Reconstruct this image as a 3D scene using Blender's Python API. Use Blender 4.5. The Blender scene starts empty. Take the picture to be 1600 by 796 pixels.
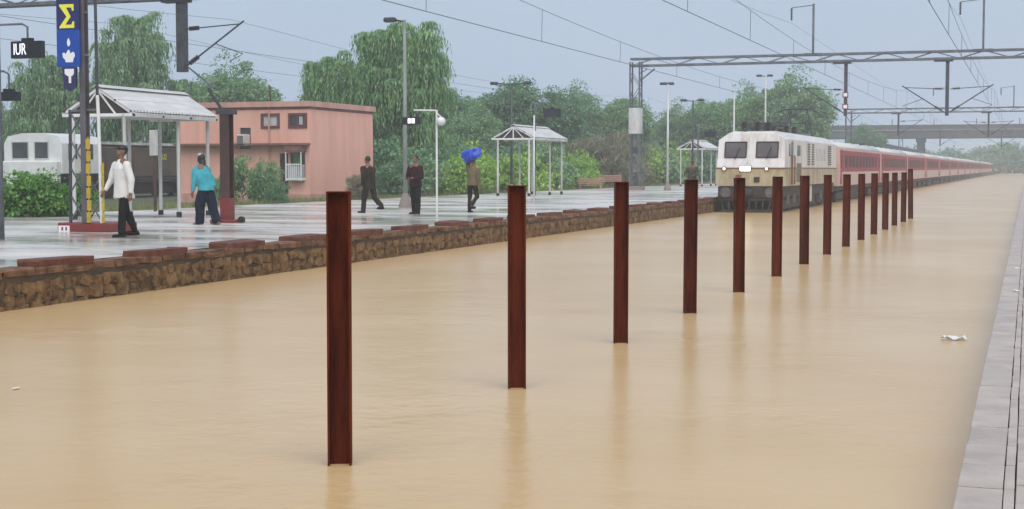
import bpy, bmesh, math, random
import numpy as np
from mathutils import Vector, Matrix, noise as mnoise

# ------------------------------------------------------------------ camera, sky, light, exposure
sc = bpy.context.scene
COL = sc.collection
R = math.radians
random.seed(7)
rng = np.random.default_rng(11)

cam_d = bpy.data.cameras.new('camera')
cam = bpy.data.objects.new('camera', cam_d)
COL.objects.link(cam)
cam.location = (0, 0, 1.9)
cam.rotation_euler = (R(90 - 3.359), 0, R(19.304))
cam_d.sensor_width = 36
cam_d.lens = 51.75
cam_d.clip_start = 0.1
cam_d.clip_end = 6000
sc.camera = cam

world = bpy.data.worlds.new('World')
sc.world = world
world.use_nodes = True
wn = world.node_tree
for n in list(wn.nodes):
    wn.nodes.remove(n)
w_out = wn.nodes.new('ShaderNodeOutputWorld')
w_mix = wn.nodes.new('ShaderNodeMixShader')
w_sky = wn.nodes.new('ShaderNodeTexSky')
w_sky.sky_type = 'NISHITA'
w_sky.sun_disc = False
w_sky.sun_elevation = R(50)
w_sky.sun_rotation = R(150)
w_sky.air_density = 2.0
w_sky.dust_density = 6.0
w_b1 = wn.nodes.new('ShaderNodeBackground')
w_b1.inputs['Strength'].default_value = 0.05
w_b2 = wn.nodes.new('ShaderNodeBackground')          # the closed, even cloud deck
w_b2.inputs['Strength'].default_value = 1.0
w_tc = wn.nodes.new('ShaderNodeTexCoord')
w_mp = wn.nodes.new('ShaderNodeMapping')
w_mp.inputs['Scale'].default_value = (1.0, 1.0, 2.6)
w_ns = wn.nodes.new('ShaderNodeTexNoise')
w_ns.inputs['Scale'].default_value = 1.6
w_ns.inputs['Detail'].default_value = 3
w_rp = wn.nodes.new('ShaderNodeValToRGB')
w_rp.color_ramp.elements[0].position = 0.3
w_rp.color_ramp.elements[1].position = 0.7
w_rp.color_ramp.elements[0].color = (0.270, 0.336, 0.434, 1)
w_rp.color_ramp.elements[1].color = (0.318, 0.382, 0.478, 1)
wn.links.new(w_tc.outputs['Generated'], w_mp.inputs['Vector'])
wn.links.new(w_mp.outputs['Vector'], w_ns.inputs['Vector'])
wn.links.new(w_ns.outputs['Fac'], w_rp.inputs['Fac'])
wn.links.new(w_rp.outputs['Color'], w_b2.inputs['Color'])
wn.links.new(w_sky.outputs['Color'], w_b1.inputs['Color'])
w_mix.inputs['Fac'].default_value = 0.92
wn.links.new(w_b1.outputs[0], w_mix.inputs[1])
wn.links.new(w_b2.outputs[0], w_mix.inputs[2])
wn.links.new(w_mix.outputs[0], w_out.inputs['Surface'])

sun_d = bpy.data.lights.new('sun', 'SUN')
sun_d.energy = 1.5
sun_d.angle = R(70)
sun_d.color = (1.0, 0.96, 0.9)
sun = bpy.data.objects.new('sun', sun_d)
COL.objects.link(sun)
sun.location = (25, -38, 60)
sun.rotation_euler = (R(40), 0, R(30))

sc.view_settings.view_transform = 'Standard'
sc.view_settings.look = 'None'
sc.view_settings.gamma = 1
sc.view_settings.exposure = 0.74
sc.view_settings.use_curve_mapping = False
sc.render.engine = 'CYCLES'
sc.cycles.use_denoising = True
sc.cycles.max_bounces = 6
sc.cycles.diffuse_bounces = 3
sc.cycles.glossy_bounces = 3
sc.cycles.transparent_max_bounces = 8
sc.cycles.volume_bounces = 1
sc.cycles.sample_clamp_indirect = 4
sc.cycles.caustics_reflective = False
sc.cycles.caustics_refractive = False

# ------------------------------------------------------------------ materials
MATS = {}
def mat(name, c1, c2=None, rough=0.6, scale=4.0, bump=0.0, bscale=30.0, spec=0.5, metal=0.0,
        stretch=(1, 1, 1), lo=0.35, hi=0.65, rough2=None, detail=5, coat=0.0):
    if name in MATS:
        return MATS[name]
    m = bpy.data.materials.new(name)
    m.use_nodes = True
    nt = m.node_tree
    b = nt.nodes['Principled BSDF']
    b.inputs['Roughness'].default_value = rough
    b.inputs['Specular IOR Level'].default_value = spec
    b.inputs['Metallic'].default_value = metal
    b.inputs['Coat Weight'].default_value = coat
    b.inputs['Base Color'].default_value = (*c1, 1)
    tc = nt.nodes.new('ShaderNodeTexCoord')
    oi = nt.nodes.new('ShaderNodeObjectInfo')
    mp = nt.nodes.new('ShaderNodeMapping')
    mp.inputs['Scale'].default_value = stretch
    ad = nt.nodes.new('ShaderNodeVectorMath'); ad.operation = 'MULTIPLY_ADD'
    ad.inputs[1].default_value = (1, 1, 1)
    sx = nt.nodes.new('ShaderNodeVectorMath'); sx.operation = 'SCALE'
    sx.inputs[0].default_value = (37.0, 53.0, 19.0)
    nt.links.new(oi.outputs['Random'], sx.inputs['Scale'])
    nt.links.new(tc.outputs['Object'], ad.inputs[0])
    nt.links.new(sx.outputs[0], ad.inputs[2])
    nt.links.new(ad.outputs[0], mp.inputs['Vector'])
    if c2 is not None:
        ns = nt.nodes.new('ShaderNodeTexNoise')
        ns.inputs['Scale'].default_value = scale
        ns.inputs['Detail'].default_value = detail
        ns.inputs['Roughness'].default_value = 0.62
        rp = nt.nodes.new('ShaderNodeValToRGB')
        rp.color_ramp.elements[0].position = lo
        rp.color_ramp.elements[1].position = hi
        rp.color_ramp.elements[0].color = (*c1, 1)
        rp.color_ramp.elements[1].color = (*c2, 1)
        nt.links.new(mp.outputs['Vector'], ns.inputs['Vector'])
        nt.links.new(ns.outputs['Fac'], rp.inputs['Fac'])
        nt.links.new(rp.outputs['Color'], b.inputs['Base Color'])
        if rough2 is not None:
            mr = nt.nodes.new('ShaderNodeMapRange')
            mr.inputs['From Min'].default_value = lo
            mr.inputs['From Max'].default_value = hi
            mr.inputs['To Min'].default_value = rough
            mr.inputs['To Max'].default_value = rough2
            nt.links.new(ns.outputs['Fac'], mr.inputs['Value'])
            nt.links.new(mr.outputs[0], b.inputs['Roughness'])
    if bump > 0:
        n2 = nt.nodes.new('ShaderNodeTexNoise')
        n2.inputs['Scale'].default_value = bscale
        n2.inputs['Detail'].default_value = 4
        bp = nt.nodes.new('ShaderNodeBump')
        bp.inputs['Strength'].default_value = bump
        bp.inputs['Distance'].default_value = 0.02
        nt.links.new(mp.outputs['Vector'], n2.inputs['Vector'])
        nt.links.new(n2.outputs['Fac'], bp.inputs['Height'])
        nt.links.new(bp.outputs['Normal'], b.inputs['Normal'])
    MATS[name] = m
    return m

def leaf_mat(name, cols, transl=0.35):
    m = bpy.data.materials.new(name)
    m.use_nodes = True
    nt = m.node_tree
    nt.nodes.remove(nt.nodes['Principled BSDF'])
    out = nt.nodes['Material Output']
    g = nt.nodes.new('ShaderNodeNewGeometry')
    rp = nt.nodes.new('ShaderNodeValToRGB')
    rp.color_ramp.elements[0].color = (*cols[0], 1)
    rp.color_ramp.elements[1].color = (*cols[-1], 1)
    for i, c in enumerate(cols[1:-1]):
        e = rp.color_ramp.elements.new((i + 1) / (len(cols) - 1))
        e.color = (*c, 1)
    nt.links.new(g.outputs['Random Per Island'], rp.inputs['Fac'])
    d = nt.nodes.new('ShaderNodeBsdfDiffuse')
    t = nt.nodes.new('ShaderNodeBsdfTranslucent')
    gl = nt.nodes.new('ShaderNodeBsdfGlossy')
    gl.inputs['Roughness'].default_value = 0.45
    gl.inputs['Color'].default_value = (0.8, 0.8, 0.8, 1)
    mx = nt.nodes.new('ShaderNodeMixShader'); mx.inputs['Fac'].default_value = transl
    mx2 = nt.nodes.new('ShaderNodeMixShader'); mx2.inputs['Fac'].default_value = 0.05
    nt.links.new(rp.outputs['Color'], d.inputs['Color'])
    nt.links.new(rp.outputs['Color'], t.inputs['Color'])
    nt.links.new(d.outputs[0], mx.inputs[1]); nt.links.new(t.outputs[0], mx.inputs[2])
    nt.links.new(mx.outputs[0], mx2.inputs[1]); nt.links.new(gl.outputs[0], mx2.inputs[2])
    nt.links.new(mx2.outputs[0], out.inputs['Surface'])
    MATS[name] = m
    return m

def emit_mat(name, c, s):
    m = bpy.data.materials.new(name); m.use_nodes = True
    b = m.node_tree.nodes['Principled BSDF']
    b.inputs['Base Color'].default_value = (*c, 1)
    b.inputs['Emission Color'].default_value = (*c, 1)
    b.inputs['Emission Strength'].default_value = s
    MATS[name] = m
    return m

M = dict(
    rust=mat('rusty_iron', (0.034, 0.0045, 0.002), (0.155, 0.029, 0.008), 0.6, 7.0, 0.8, 45, 0.05, stretch=(1, 1, .16), rough2=.45, lo=.3, hi=.75, detail=8),
    concrete_wet=mat('wet_concrete', (0.42, 0.385, 0.35), (0.70, 0.65, 0.605), 0.08, 0.5, 0.05, 3, 0.4, rough2=0.5, lo=.34, hi=.66, stretch=(.5, .9, 1), detail=4),
    slab=mat('paver_concrete', (0.38, 0.315, 0.275), (0.52, 0.445, 0.395), 0.45, 2.2, 0.25, 50, 0.3, rough2=.6),
    joint=mat('joint_dirt', (0.05, 0.04, 0.032), (0.22, 0.19, 0.165), 0.8, 7, lo=.4, hi=.55),
    red_coping=mat('red_painted_stone', (0.085, 0.014, 0.009), (0.17, 0.075, 0.045), 0.55, 5.0, 0.6, 25, 0.2, lo=.3, hi=.7),
    coping=mat('worn_coping_stone', (0.075, 0.034, 0.018), (0.25, 0.135, 0.075), 0.6, 3.5, 0.8, 22, 0.2),
    stone=mat('rubble_stone', (0.06, 0.03, 0.012), (0.26, 0.155, 0.07), 0.65, 4.5, 0.9, 18, 0.2),
    mortar=mat('dark_mortar', (0.04, 0.026, 0.014), (0.085, 0.055, 0.03), 0.8, 4, 0.5, 20),
    ground=mat('muddy_ground', (0.11, 0.10, 0.06), (0.075, 0.11, 0.035), 0.8, 0.12, 0.6, 2.0, 0.3),
    bed=mat('river_mud', (0.22, 0.16, 0.09), (0.26, 0.2, 0.12), 0.9, 1),
    white=mat('white_paint', (0.66, 0.66, 0.65), (0.78, 0.78, 0.77), 0.35, 2.0),
    white_dirty=mat('weathered_white_paint', (0.40, 0.39, 0.36), (0.66, 0.66, 0.64), 0.5, 1.6, stretch=(1, 1, .3)),
    sheet=mat('white_roof_sheet', (0.50, 0.49, 0.48), (0.64, 0.63, 0.62), 0.4, 1.5, stretch=(3, .4, 1)),
    steel=mat('galvanised_steel', (0.085, 0.095, 0.11), (0.16, 0.175, 0.195), 0.55, 3, spec=.3),
    steel_dark=mat('dark_steel', (0.025, 0.03, 0.036), (0.06, 0.065, 0.075), 0.5, 3),
    mast_grey=mat('purple_grey_paint', (0.07, 0.062, 0.075), (0.13, 0.115, 0.13), 0.55, 2),
    pole_grey=mat('grey_green_pole_paint', (0.17, 0.20, 0.185), (0.25, 0.28, 0.26), 0.55, 2),
    wire=mat('copper_wire_dull', (0.06, 0.065, 0.075), (0.10, 0.105, 0.115), 0.6, 2),
    brown_steel=mat('brown_painted_steel', (0.045, 0.02, 0.016), (0.085, 0.04, 0.03), 0.5, 2),
    insul=mat('brown_porcelain', (0.03, 0.02, 0.02), None, 0.25),
    red=mat('red_paint', (0.24, 0.022, 0.02), (0.16, 0.03, 0.025), 0.45, 3),
    yellow=mat('yellow_paint', (0.60, 0.42, 0.02), (0.42, 0.29, 0.03), 0.5, 6),
    blue_sign=mat('blue_enamel', (0.006, 0.06, 0.34), None, 0.3),
    navy_sign=mat('navy_enamel', (0.012, 0.018, 0.11), None, 0.3),
    purple_sign=mat('dark_purple_enamel', (0.03, 0.025, 0.10), None, 0.35),
    yellow_mark=mat('yellow_lettering', (0.82, 0.78, 0.06), None, 0.5),
    white_mark=mat('white_lettering', (0.8, 0.8, 0.82), None, 0.5),
    black=mat('black_enamel', (0.010, 0.014, 0.016), None, 0.4),
    black_rubber=mat('black_rubber', (0.012, 0.012, 0.012), None, 0.6),
    pink=mat('pink_plaster', (0.78, 0.43, 0.335), (0.60, 0.315, 0.24), 0.75, 1.5, 0.25, 12, 0.3, stretch=(1, 1, .14), lo=.42, hi=.8),
    pink_trim=mat('faded_pink_plaster', (0.46, 0.25, 0.20), (0.62, 0.37, 0.30), 0.8, 1.4, 0.3, 14, stretch=(1, 1, .3)),
    stain_shadow=mat('stain_and_shadow_band', (0.16, 0.075, 0.06), (0.26, 0.12, 0.095), 0.8, 2.4),
    frame_red=mat('maroon_window_frame', (0.16, 0.05, 0.045), (0.11, 0.035, 0.03), 0.5, 4),
    glass=mat('dark_window_glass', (0.035, 0.04, 0.046), (0.06, 0.065, 0.07), 0.08, 1.5),
    glass_pale=mat('pale_window_glass', (0.42, 0.42, 0.40), (0.55, 0.55, 0.53), 0.2, 3),
    door_dark=mat('dark_door_wood', (0.04, 0.018, 0.014), (0.07, 0.03, 0.024), 0.6, 3),
    lo_white=mat('loco_white', (0.44, 0.40, 0.36), (0.70, 0.675, 0.66), 0.4, 2.4, stretch=(1, 1, .22), lo=.28, hi=.55),
    lo_cream=mat('loco_cream', (0.24, 0.18, 0.10), (0.50, 0.42, 0.27), 0.45, 2.6, stretch=(1, 1, .25), lo=.3, hi=.56),
    lo_line=mat('loco_brown_line', (0.20, 0.095, 0.03), None, 0.4),
    under=mat('underframe_black', (0.020, 0.015, 0.013), (0.05, 0.036, 0.028), 0.7, 4),
    buffer=mat('greasy_steel', (0.07, 0.06, 0.055), (0.15, 0.13, 0.12), 0.55, 5),
    windscreen=mat('grey_windscreen', (0.085, 0.078, 0.085), (0.13, 0.12, 0.13), 0.35, 1.2, spec=.25),
    louvre=mat('grey_louvre', (0.13, 0.11, 0.085), (0.19, 0.165, 0.13), 0.6, 8),
    coach_red=mat('coach_red', (0.36, 0.018, 0.018), (0.27, 0.018, 0.018), 0.5, 0.9, stretch=(1, 1, .3)),
    coach_pale=mat('coach_pale_grey', (0.56, 0.37, 0.33), (0.64, 0.46, 0.42), 0.4, 0.9),
    coach_roof=mat('coach_roof', (0.56, 0.54, 0.53), (0.66, 0.645, 0.635), 0.45, 0.9),
    coach_glass=mat('coach_window', (0.03, 0.008, 0.009), (0.05, 0.014, 0.014), 0.4, 2, spec=.15),
    hood=mat('brown_hood_paint', (0.085, 0.058, 0.042), (0.135, 0.095, 0.07), 0.5, 0.8),
    bark=mat('bark', (0.055, 0.040, 0.030), (0.11, 0.085, 0.065), 0.85, 4, 0.6, 16, stretch=(1, 1, .2)),
    bridge=mat('bridge_concrete', (0.035, 0.04, 0.042), (0.065, 0.072, 0.075), 0.8, 0.15),
    grey_wall=mat('grey_wall', (0.20, 0.16, 0.14), (0.28, 0.235, 0.21), 0.8, 0.9, 0.3, 8),
    skin=mat('skin', (0.17, 0.085, 0.05), (0.20, 0.10, 0.06), 0.5, 6),
    hair=mat('black_hair', (0.008, 0.007, 0.007), None, 0.5),
    c_white=mat('white_cotton', (0.66, 0.64, 0.60), (0.73, 0.71, 0.67), 0.85, 6, 0.2, 20, .2),
    c_black=mat('black_trouser_cloth', (0.006, 0.006, 0.006), (0.012, 0.012, 0.011), 0.8, 6, spec=.15),
    c_teal=mat('teal_cotton', (0.045, 0.30, 0.36), (0.065, 0.37, 0.43), 0.85, 6, spec=.2),
    c_navy=mat('navy_cotton', (0.005, 0.009, 0.022), (0.010, 0.015, 0.032), 0.85, 6, spec=.2),
    c_olive=mat('dark_olive_cloth', (0.016, 0.012, 0.007), (0.03, 0.023, 0.012), 0.85, 6, spec=.2),
    c_maroon=mat('dark_maroon_cloth', (0.022, 0.005, 0.007), (0.036, 0.009, 0.011), 0.85, 6, spec=.2),
    c_khaki=mat('khaki_cloth', (0.11, 0.085, 0.045), (0.16, 0.125, 0.07), 0.85, 6, spec=.2),
    c_camo=mat('mottled_green_cloth', (0.03, 0.035, 0.022), (0.11, 0.10, 0.075), 0.85, 9, spec=.2),
    c_scarf=mat('pale_scarf_cloth', (0.42, 0.38, 0.36), (0.5, 0.46, 0.44), 0.85, 6, spec=.2),
    c_yellow=mat('yellow_cloth', (0.5, 0.42, 0.05), None, 0.85),
    c_lilac=mat('lilac_cloth', (0.30, 0.20, 0.30), None, 0.85),
    blue_bag=mat('blue_plastic_sheet', (0.010, 0.045, 0.42), (0.02, 0.09, 0.6), 0.3, 5, 0.4, 14),
    bench=mat('faded_red_bench', (0.32, 0.15, 0.115), (0.44, 0.24, 0.19), 0.6, 4),
    litter=mat('white_litter', (0.7, 0.7, 0.68), None, 0.6),
)
M['lamp_lit'] = emit_mat('lit_headlamp', (1.0, 0.86, 0.5), 5.0)
M['lamp_dim'] = emit_mat('lit_marker', (1.0, 0.86, 0.74), .8)
M['display'] = emit_mat('lit_display', (0.9, 0.93, 1.0), 0.5)
M['leaf_willow'] = leaf_mat('leaf_willow', [(0.076, 0.193, 0.067), (0.143, 0.336, 0.104), (0.235, 0.454, 0.143), (0.370, 0.571, 0.218)], 0.45)
M['leaf_dark'] = leaf_mat('leaf_dark', [(0.087, 0.199, 0.101), (0.147, 0.312, 0.138), (0.250, 0.437, 0.199)], 0.45)
M['leaf_mid'] = leaf_mat('leaf_mid', [(0.133, 0.259, 0.121), (0.213, 0.383, 0.164), (0.339, 0.517, 0.232)], 0.45)
M['leaf_bright'] = leaf_mat('leaf_bright', [(0.189, 0.361, 0.055), (0.309, 0.532, 0.086), (0.482, 0.688, 0.147)], 0.45)
M['leaf_hedge'] = leaf_mat('leaf_hedge', [(0.050, 0.185, 0.026), (0.126, 0.336, 0.050), (0.286, 0.504, 0.101)], 0.45)
M['leaf_dry'] = leaf_mat('leaf_dry', [(0.175, 0.175, 0.106), (0.250, 0.256, 0.138), (0.312, 0.281, 0.188)], 0.45)
M['leaf_grass'] = leaf_mat('leaf_grass', [(0.187, 0.231, 0.066), (0.286, 0.308, 0.094), (0.352, 0.341, 0.143)], 0.45)

# muddy flood water
def water_mat():
    m = bpy.data.materials.new('muddy_water'); m.use_nodes = True
    nt = m.node_tree; b = nt.nodes['Principled BSDF']
    tc = nt.nodes.new('ShaderNodeTexCoord')
    n1 = nt.nodes.new('ShaderNodeTexNoise'); n1.inputs['Scale'].default_value = 0.22; n1.inputs['Detail'].default_value = 4
    rp = nt.nodes.new('ShaderNodeValToRGB')
    rp.color_ramp.elements[0].position = .3; rp.color_ramp.elements[1].position = .72
    rp.color_ramp.elements[0].color = (0.575, 0.375, 0.172, 1)
    rp.color_ramp.elements[1].color = (0.660, 0.470, 0.262, 1)
    nt.links.new(tc.outputs['Object'], n1.inputs['Vector'])
    nt.links.new(n1.outputs['Fac'], rp.inputs['Fac'])
    nt.links.new(rp.outputs['Color'], b.inputs['Base Color'])
    b.inputs['Roughness'].default_value = 0.23
    b.inputs['IOR'].default_value = 1.33
    b.inputs['Specular IOR Level'].default_value = 0.33
    a = nt.nodes.new('ShaderNodeTexNoise'); a.inputs['Scale'].default_value = 1.3; a.inputs['Detail'].default_value = 2
    c = nt.nodes.new('ShaderNodeTexNoise'); c.inputs['Scale'].default_value = 7; c.inputs['Detail'].default_value = 3
    ad = nt.nodes.new('ShaderNodeMath'); ad.operation = 'MULTIPLY_ADD'; ad.inputs[1].default_value = 0.35
    nt.links.new(tc.outputs['Object'], a.inputs['Vector']); nt.links.new(tc.outputs['Object'], c.inputs['Vector'])
    nt.links.new(c.outputs['Fac'], ad.inputs[0]); nt.links.new(a.outputs['Fac'], ad.inputs[2])
    # rings left by rain drops, each cell with its own ring size
    vo = nt.nodes.new('ShaderNodeTexVoronoi'); vo.inputs['Scale'].default_value = 6.5
    sp_ = nt.nodes.new('ShaderNodeSeparateColor')
    rs = nt.nodes.new('ShaderNodeMath'); rs.operation = 'MULTIPLY'; rs.inputs[1].default_value = .36
    df = nt.nodes.new('ShaderNodeMath'); df.operation = 'SUBTRACT'
    ab = nt.nodes.new('ShaderNodeMath'); ab.operation = 'ABSOLUTE'
    rg = nt.nodes.new('ShaderNodeMapRange'); rg.inputs['From Min'].default_value = 0; rg.inputs['From Max'].default_value = .09
    rg.inputs['To Min'].default_value = .05; rg.inputs['To Max'].default_value = 0
    sm_ = nt.nodes.new('ShaderNodeMath'); sm_.operation = 'ADD'
    nt.links.new(tc.outputs['Object'], vo.inputs['Vector']); nt.links.new(vo.outputs['Color'], sp_.inputs['Color'])
    nt.links.new(sp_.outputs[0], rs.inputs[0]); nt.links.new(vo.outputs['Distance'], df.inputs[0]); nt.links.new(rs.outputs[0], df.inputs[1])
    nt.links.new(df.outputs[0], ab.inputs[0]); nt.links.new(ab.outputs[0], rg.inputs['Value'])
    nt.links.new(rg.outputs[0], sm_.inputs[0]); nt.links.new(ad.outputs[0], sm_.inputs[1])
    bp = nt.nodes.new('ShaderNodeBump'); bp.inputs['Distance'].default_value = 0.06
    pn = nt.nodes.new('ShaderNodeTexNoise'); pn.inputs['Scale'].default_value = 0.35; pn.inputs['Detail'].default_value = 2
    pr = nt.nodes.new('ShaderNodeMapRange'); pr.inputs['From Min'].default_value = .38; pr.inputs['From Max'].default_value = .66
    pr.inputs['To Min'].default_value = .07; pr.inputs['To Max'].default_value = .34       # calm and rain-roughened patches
    nt.links.new(tc.outputs['Object'], pn.inputs['Vector']); nt.links.new(pn.outputs['Fac'], pr.inputs['Value']); nt.links.new(pr.outputs[0], bp.inputs['Strength'])
    nt.links.new(sm_.outputs[0], bp.inputs['Height']); nt.links.new(bp.outputs['Normal'], b.inputs['Normal'])
    MATS['muddy_water'] = m
    return m
M['water'] = water_mat()

# ------------------------------------------------------------------ mesh helpers
class MB:
    def __init__(s):
        s.v = []; s.f = []
    def add(s, vs, fs):
        o = len(s.v)
        s.v += [tuple(p) for p in vs]
        s.f += [tuple(i + o for i in f) for f in fs]
        return s
    def box(s, x0, x1, y0, y1, z0, z1, rz=0, c=None):
        vs = [(x, y, z) for z in (z0, z1) for x, y in ((x0, y0), (x1, y0), (x1, y1), (x0, y1))]
        if rz:
            cx, cy = c if c else ((x0 + x1) / 2, (y0 + y1) / 2)
            co, si = math.cos(rz), math.sin(rz)
            vs = [(cx + (x - cx) * co - (y - cy) * si, cy + (x - cx) * si + (y - cy) * co, z) for x, y, z in vs]
        return s.add(vs, [(0, 3, 2, 1), (4, 5, 6, 7), (0, 1, 5, 4), (1, 2, 6, 5), (2, 3, 7, 6), (3, 0, 4, 7)])
    def bbox(s, x0, x1, y0, y1, z0, z1, b=0.01):
        """box with chamfered edges"""
        bm = bmesh.new()
        g = bmesh.ops.create_cube(bm, size=1)
        for v in bm.verts:
            v.co = Vector(((x0 + x1) / 2 + v.co.x * (x1 - x0), (y0 + y1) / 2 + v.co.y * (y1 - y0), (z0 + z1) / 2 + v.co.z * (z1 - z0)))
        bmesh.ops.bevel(bm, geom=bm.edges[:], offset=b, segments=1, affect='EDGES')
        bm.verts.index_update()
        s.add([v.co[:] for v in bm.verts], [[v.index for v in f.verts] for f in bm.faces])
        bm.free()
        return s
    def bar(s, a, b, w, h=None):
        """square bar from a to b"""
        return s.tube([a, b], [w * .7071] * 2, 4, math.pi / 4)
    def tube(s, pts, rad, n=8, ph=0.0, cap=True):
        pts = [Vector(p) for p in pts]
        if not hasattr(rad, '__len__'):
            rad = [rad] * len(pts)
        o = len(s.v)
        prev = None
        for i, p in enumerate(pts):
            t = (pts[min(i + 1, len(pts) - 1)] - pts[max(i - 1, 0)]).normalized()
            if prev is None:
                u = Vector((0, 0, 1)) if abs(t.z) < .9 else Vector((1, 0, 0))
                u = (u - t * u.dot(t)).normalized()
            else:
                u = (prev - t * prev.dot(t)).normalized()
            prev = u
            w = t.cross(u)
            for k in range(n):
                an = ph + 2 * math.pi * k / n
                s.v.append(tuple(p + (u * math.cos(an) + w * math.sin(an)) * rad[i]))
        for i in range(len(pts) - 1):
            for k in range(n):
                s.f.append((o + i * n + k, o + i * n + (k + 1) % n, o + (i + 1) * n + (k + 1) % n, o + (i + 1) * n + k))
        if cap:
            s.f.append(tuple(o + k for k in reversed(range(n))))
            s.f.append(tuple(o + (len(pts) - 1) * n + k for k in range(n)))
        return s
    def ell(s, c, r, seg=12, rings=8, rot=None):
        o = len(s.v)
        c = Vector(c)
        vs = []
        for i in range(rings + 1):
            th = math.pi * i / rings
            for k in range(seg):
                ph = 2 * math.pi * k / seg
                p = Vector((r[0] * math.sin(th) * math.cos(ph), r[1] * math.sin(th) * math.sin(ph), r[2] * math.cos(th)))
                if rot is not None:
                    p = rot @ p
                vs.append(tuple(c + p))
        fs = []
        for i in range(rings):
            for k in range(seg):
                fs.append((i * seg + k, (i + 1) * seg + k, (i + 1) * seg + (k + 1) % seg, i * seg + (k + 1) % seg))
        return s.add(vs, fs)
    def capsule(s, a, b, ra, rb, n=10):
        a = Vector(a); b = Vector(b)
        t = (b - a)
        L = t.length
        t = t / L if L > 1e-6 else Vector((0, 0, 1))
        pts = []; rs = []
        for k in range(5):
            an = math.pi / 2 * k / 4
            pts.append(a - t * ra * math.cos(an)); rs.append(max(ra * math.sin(an), ra * .05))
        for k in range(5):
            an = math.pi / 2 * k / 4
            pts.append(b + t * rb * math.sin(an)); rs.append(max(rb * math.cos(an), rb * .05))
        return s.tube(pts, rs, n)
    def etube(s, rings, n=18):
        """rings of (centre, rx, ry), joined, flat ends"""
        o = len(s.v)
        for c, rx, ry in rings:
            for k in range(n):
                a = 2 * math.pi * k / n
                s.v.append((c[0] + rx * math.cos(a), c[1] + ry * math.sin(a), c[2]))
        for i in range(len(rings) - 1):
            for k in range(n):
                s.f.append((o + i * n + k, o + i * n + (k + 1) % n, o + (i + 1) * n + (k + 1) % n, o + (i + 1) * n + k))
        s.f.append(tuple(o + k for k in range(n))); s.f.append(tuple(o + (len(rings) - 1) * n + k for k in range(n)))
        return s
    def poly(s, pts, y0, y1, plane='xz'):
        """extruded polygon: pts in (x,z) between y0,y1 or (x,y) between z0,z1 or (y,z) between x0,x1"""
        n = len(pts)
        if plane == 'xz':
            vs = [(x, y0, z) for x, z in pts] + [(x, y1, z) for x, z in pts]
        elif plane == 'xy':
            vs = [(x, y, y0) for x, y in pts] + [(x, y, y1) for x, y in pts]
        else:
            vs = [(y0, a, b) for a, b in pts] + [(y1, a, b) for a, b in pts]
        fs = [tuple(range(n)), tuple(range(2 * n - 1, n - 1, -1))]
        fs += [(i, i + n, (i + 1) % n + n, (i + 1) % n) for i in range(n)]
        return s.add(vs, fs)
    def mesh(s, name, m, smooth=False):
        me = bpy.data.meshes.new(name)
        me.from_pydata(s.v, [], s.f)
        bm = bmesh.new(); bm.from_mesh(me)
        bmesh.ops.recalc_face_normals(bm, faces=bm.faces[:])
        bm.to_mesh(me); bm.free()
        if m is not None:
            me.materials.append(m)
        if smooth:
            me.polygons.foreach_set('use_smooth', [True] * len(me.polygons))
        return me

def link(name, me, parent=None, loc=(0, 0, 0), rz=0):
    o = bpy.data.objects.new(name, me)
    COL.objects.link(o)
    o.location = loc
    o.rotation_euler = (0, 0, rz)
    if parent is not None:
        o.parent = parent
    return o
def part(name, mb, m, parent, smooth=False, loc=(0, 0, 0), rz=0):
    return link(name, mb.mesh(name, m, smooth), parent, loc, rz)
def tag(o, label, cat, group=None):
    o['label'] = label; o['category'] = cat
    if group:
        o['group'] = group
    return o
def thing(name, label, cat, loc=(0, 0, 0), rz=0, group=None):
    o = link(name, None, None, loc, rz)
    o.empty_display_size = 0.2
    return tag(o, label, cat, group)
def struct(name, mb, m):
    o = link(name, mb.mesh(name, m))
    o['kind'] = 'structure'
    return o
def copy_tree(o, parent=None):
    c = o.copy(); COL.objects.link(c); c.parent = parent
    for ch in list(o.children):
        copy_tree(ch, c)
    return c
def text_mesh(s, size, m, name='lettering', extrude=0.002):
    cu = bpy.data.curves.new(name, 'FONT')
    cu.body = s; cu.size = size; cu.extrude = extrude; cu.resolution_u = 3
    cu.align_x = 'CENTER'; cu.align_y = 'CENTER'
    o = bpy.data.objects.new(name, cu); COL.objects.link(o)
    dg = bpy.context.evaluated_depsgraph_get()
    me = bpy.data.meshes.new_from_object(o.evaluated_get(dg))
    bpy.data.objects.remove(o); bpy.data.curves.remove(cu)
    me.materials.clear(); me.materials.append(m)
    return me
_ts = []
def eval_mods(me, mods, name):
    """evaluate modifiers in a scratch scene, so the big scene is not re-evaluated each time"""
    if not _ts:
        _ts.append(bpy.data.scenes.new('scratch'))
    ts = _ts[0]
    o = bpy.data.objects.new('tmp', me); ts.collection.objects.link(o)
    for ty, kw in mods:
        md = o.modifiers.new(ty, ty)
        for k, v in kw.items():
            setattr(md, k, v)
    with bpy.context.temp_override(scene=ts, view_layer=ts.view_layers[0]):
        dg = bpy.context.evaluated_depsgraph_get()
        r = bpy.data.meshes.new_from_object(o.evaluated_get(dg))
    bpy.data.objects.remove(o); bpy.data.meshes.remove(me)
    r.name = name
    return r

# ------------------------------------------------------------------ setting
PZ = 0.54          # platform level above the flood
EX = -12.85        # left platform edge
RX = -0.304        # right platform edge
RZ = 0.32          # right platform level above the flood
GZ = 0.34          # yard ground behind the left platform

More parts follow.
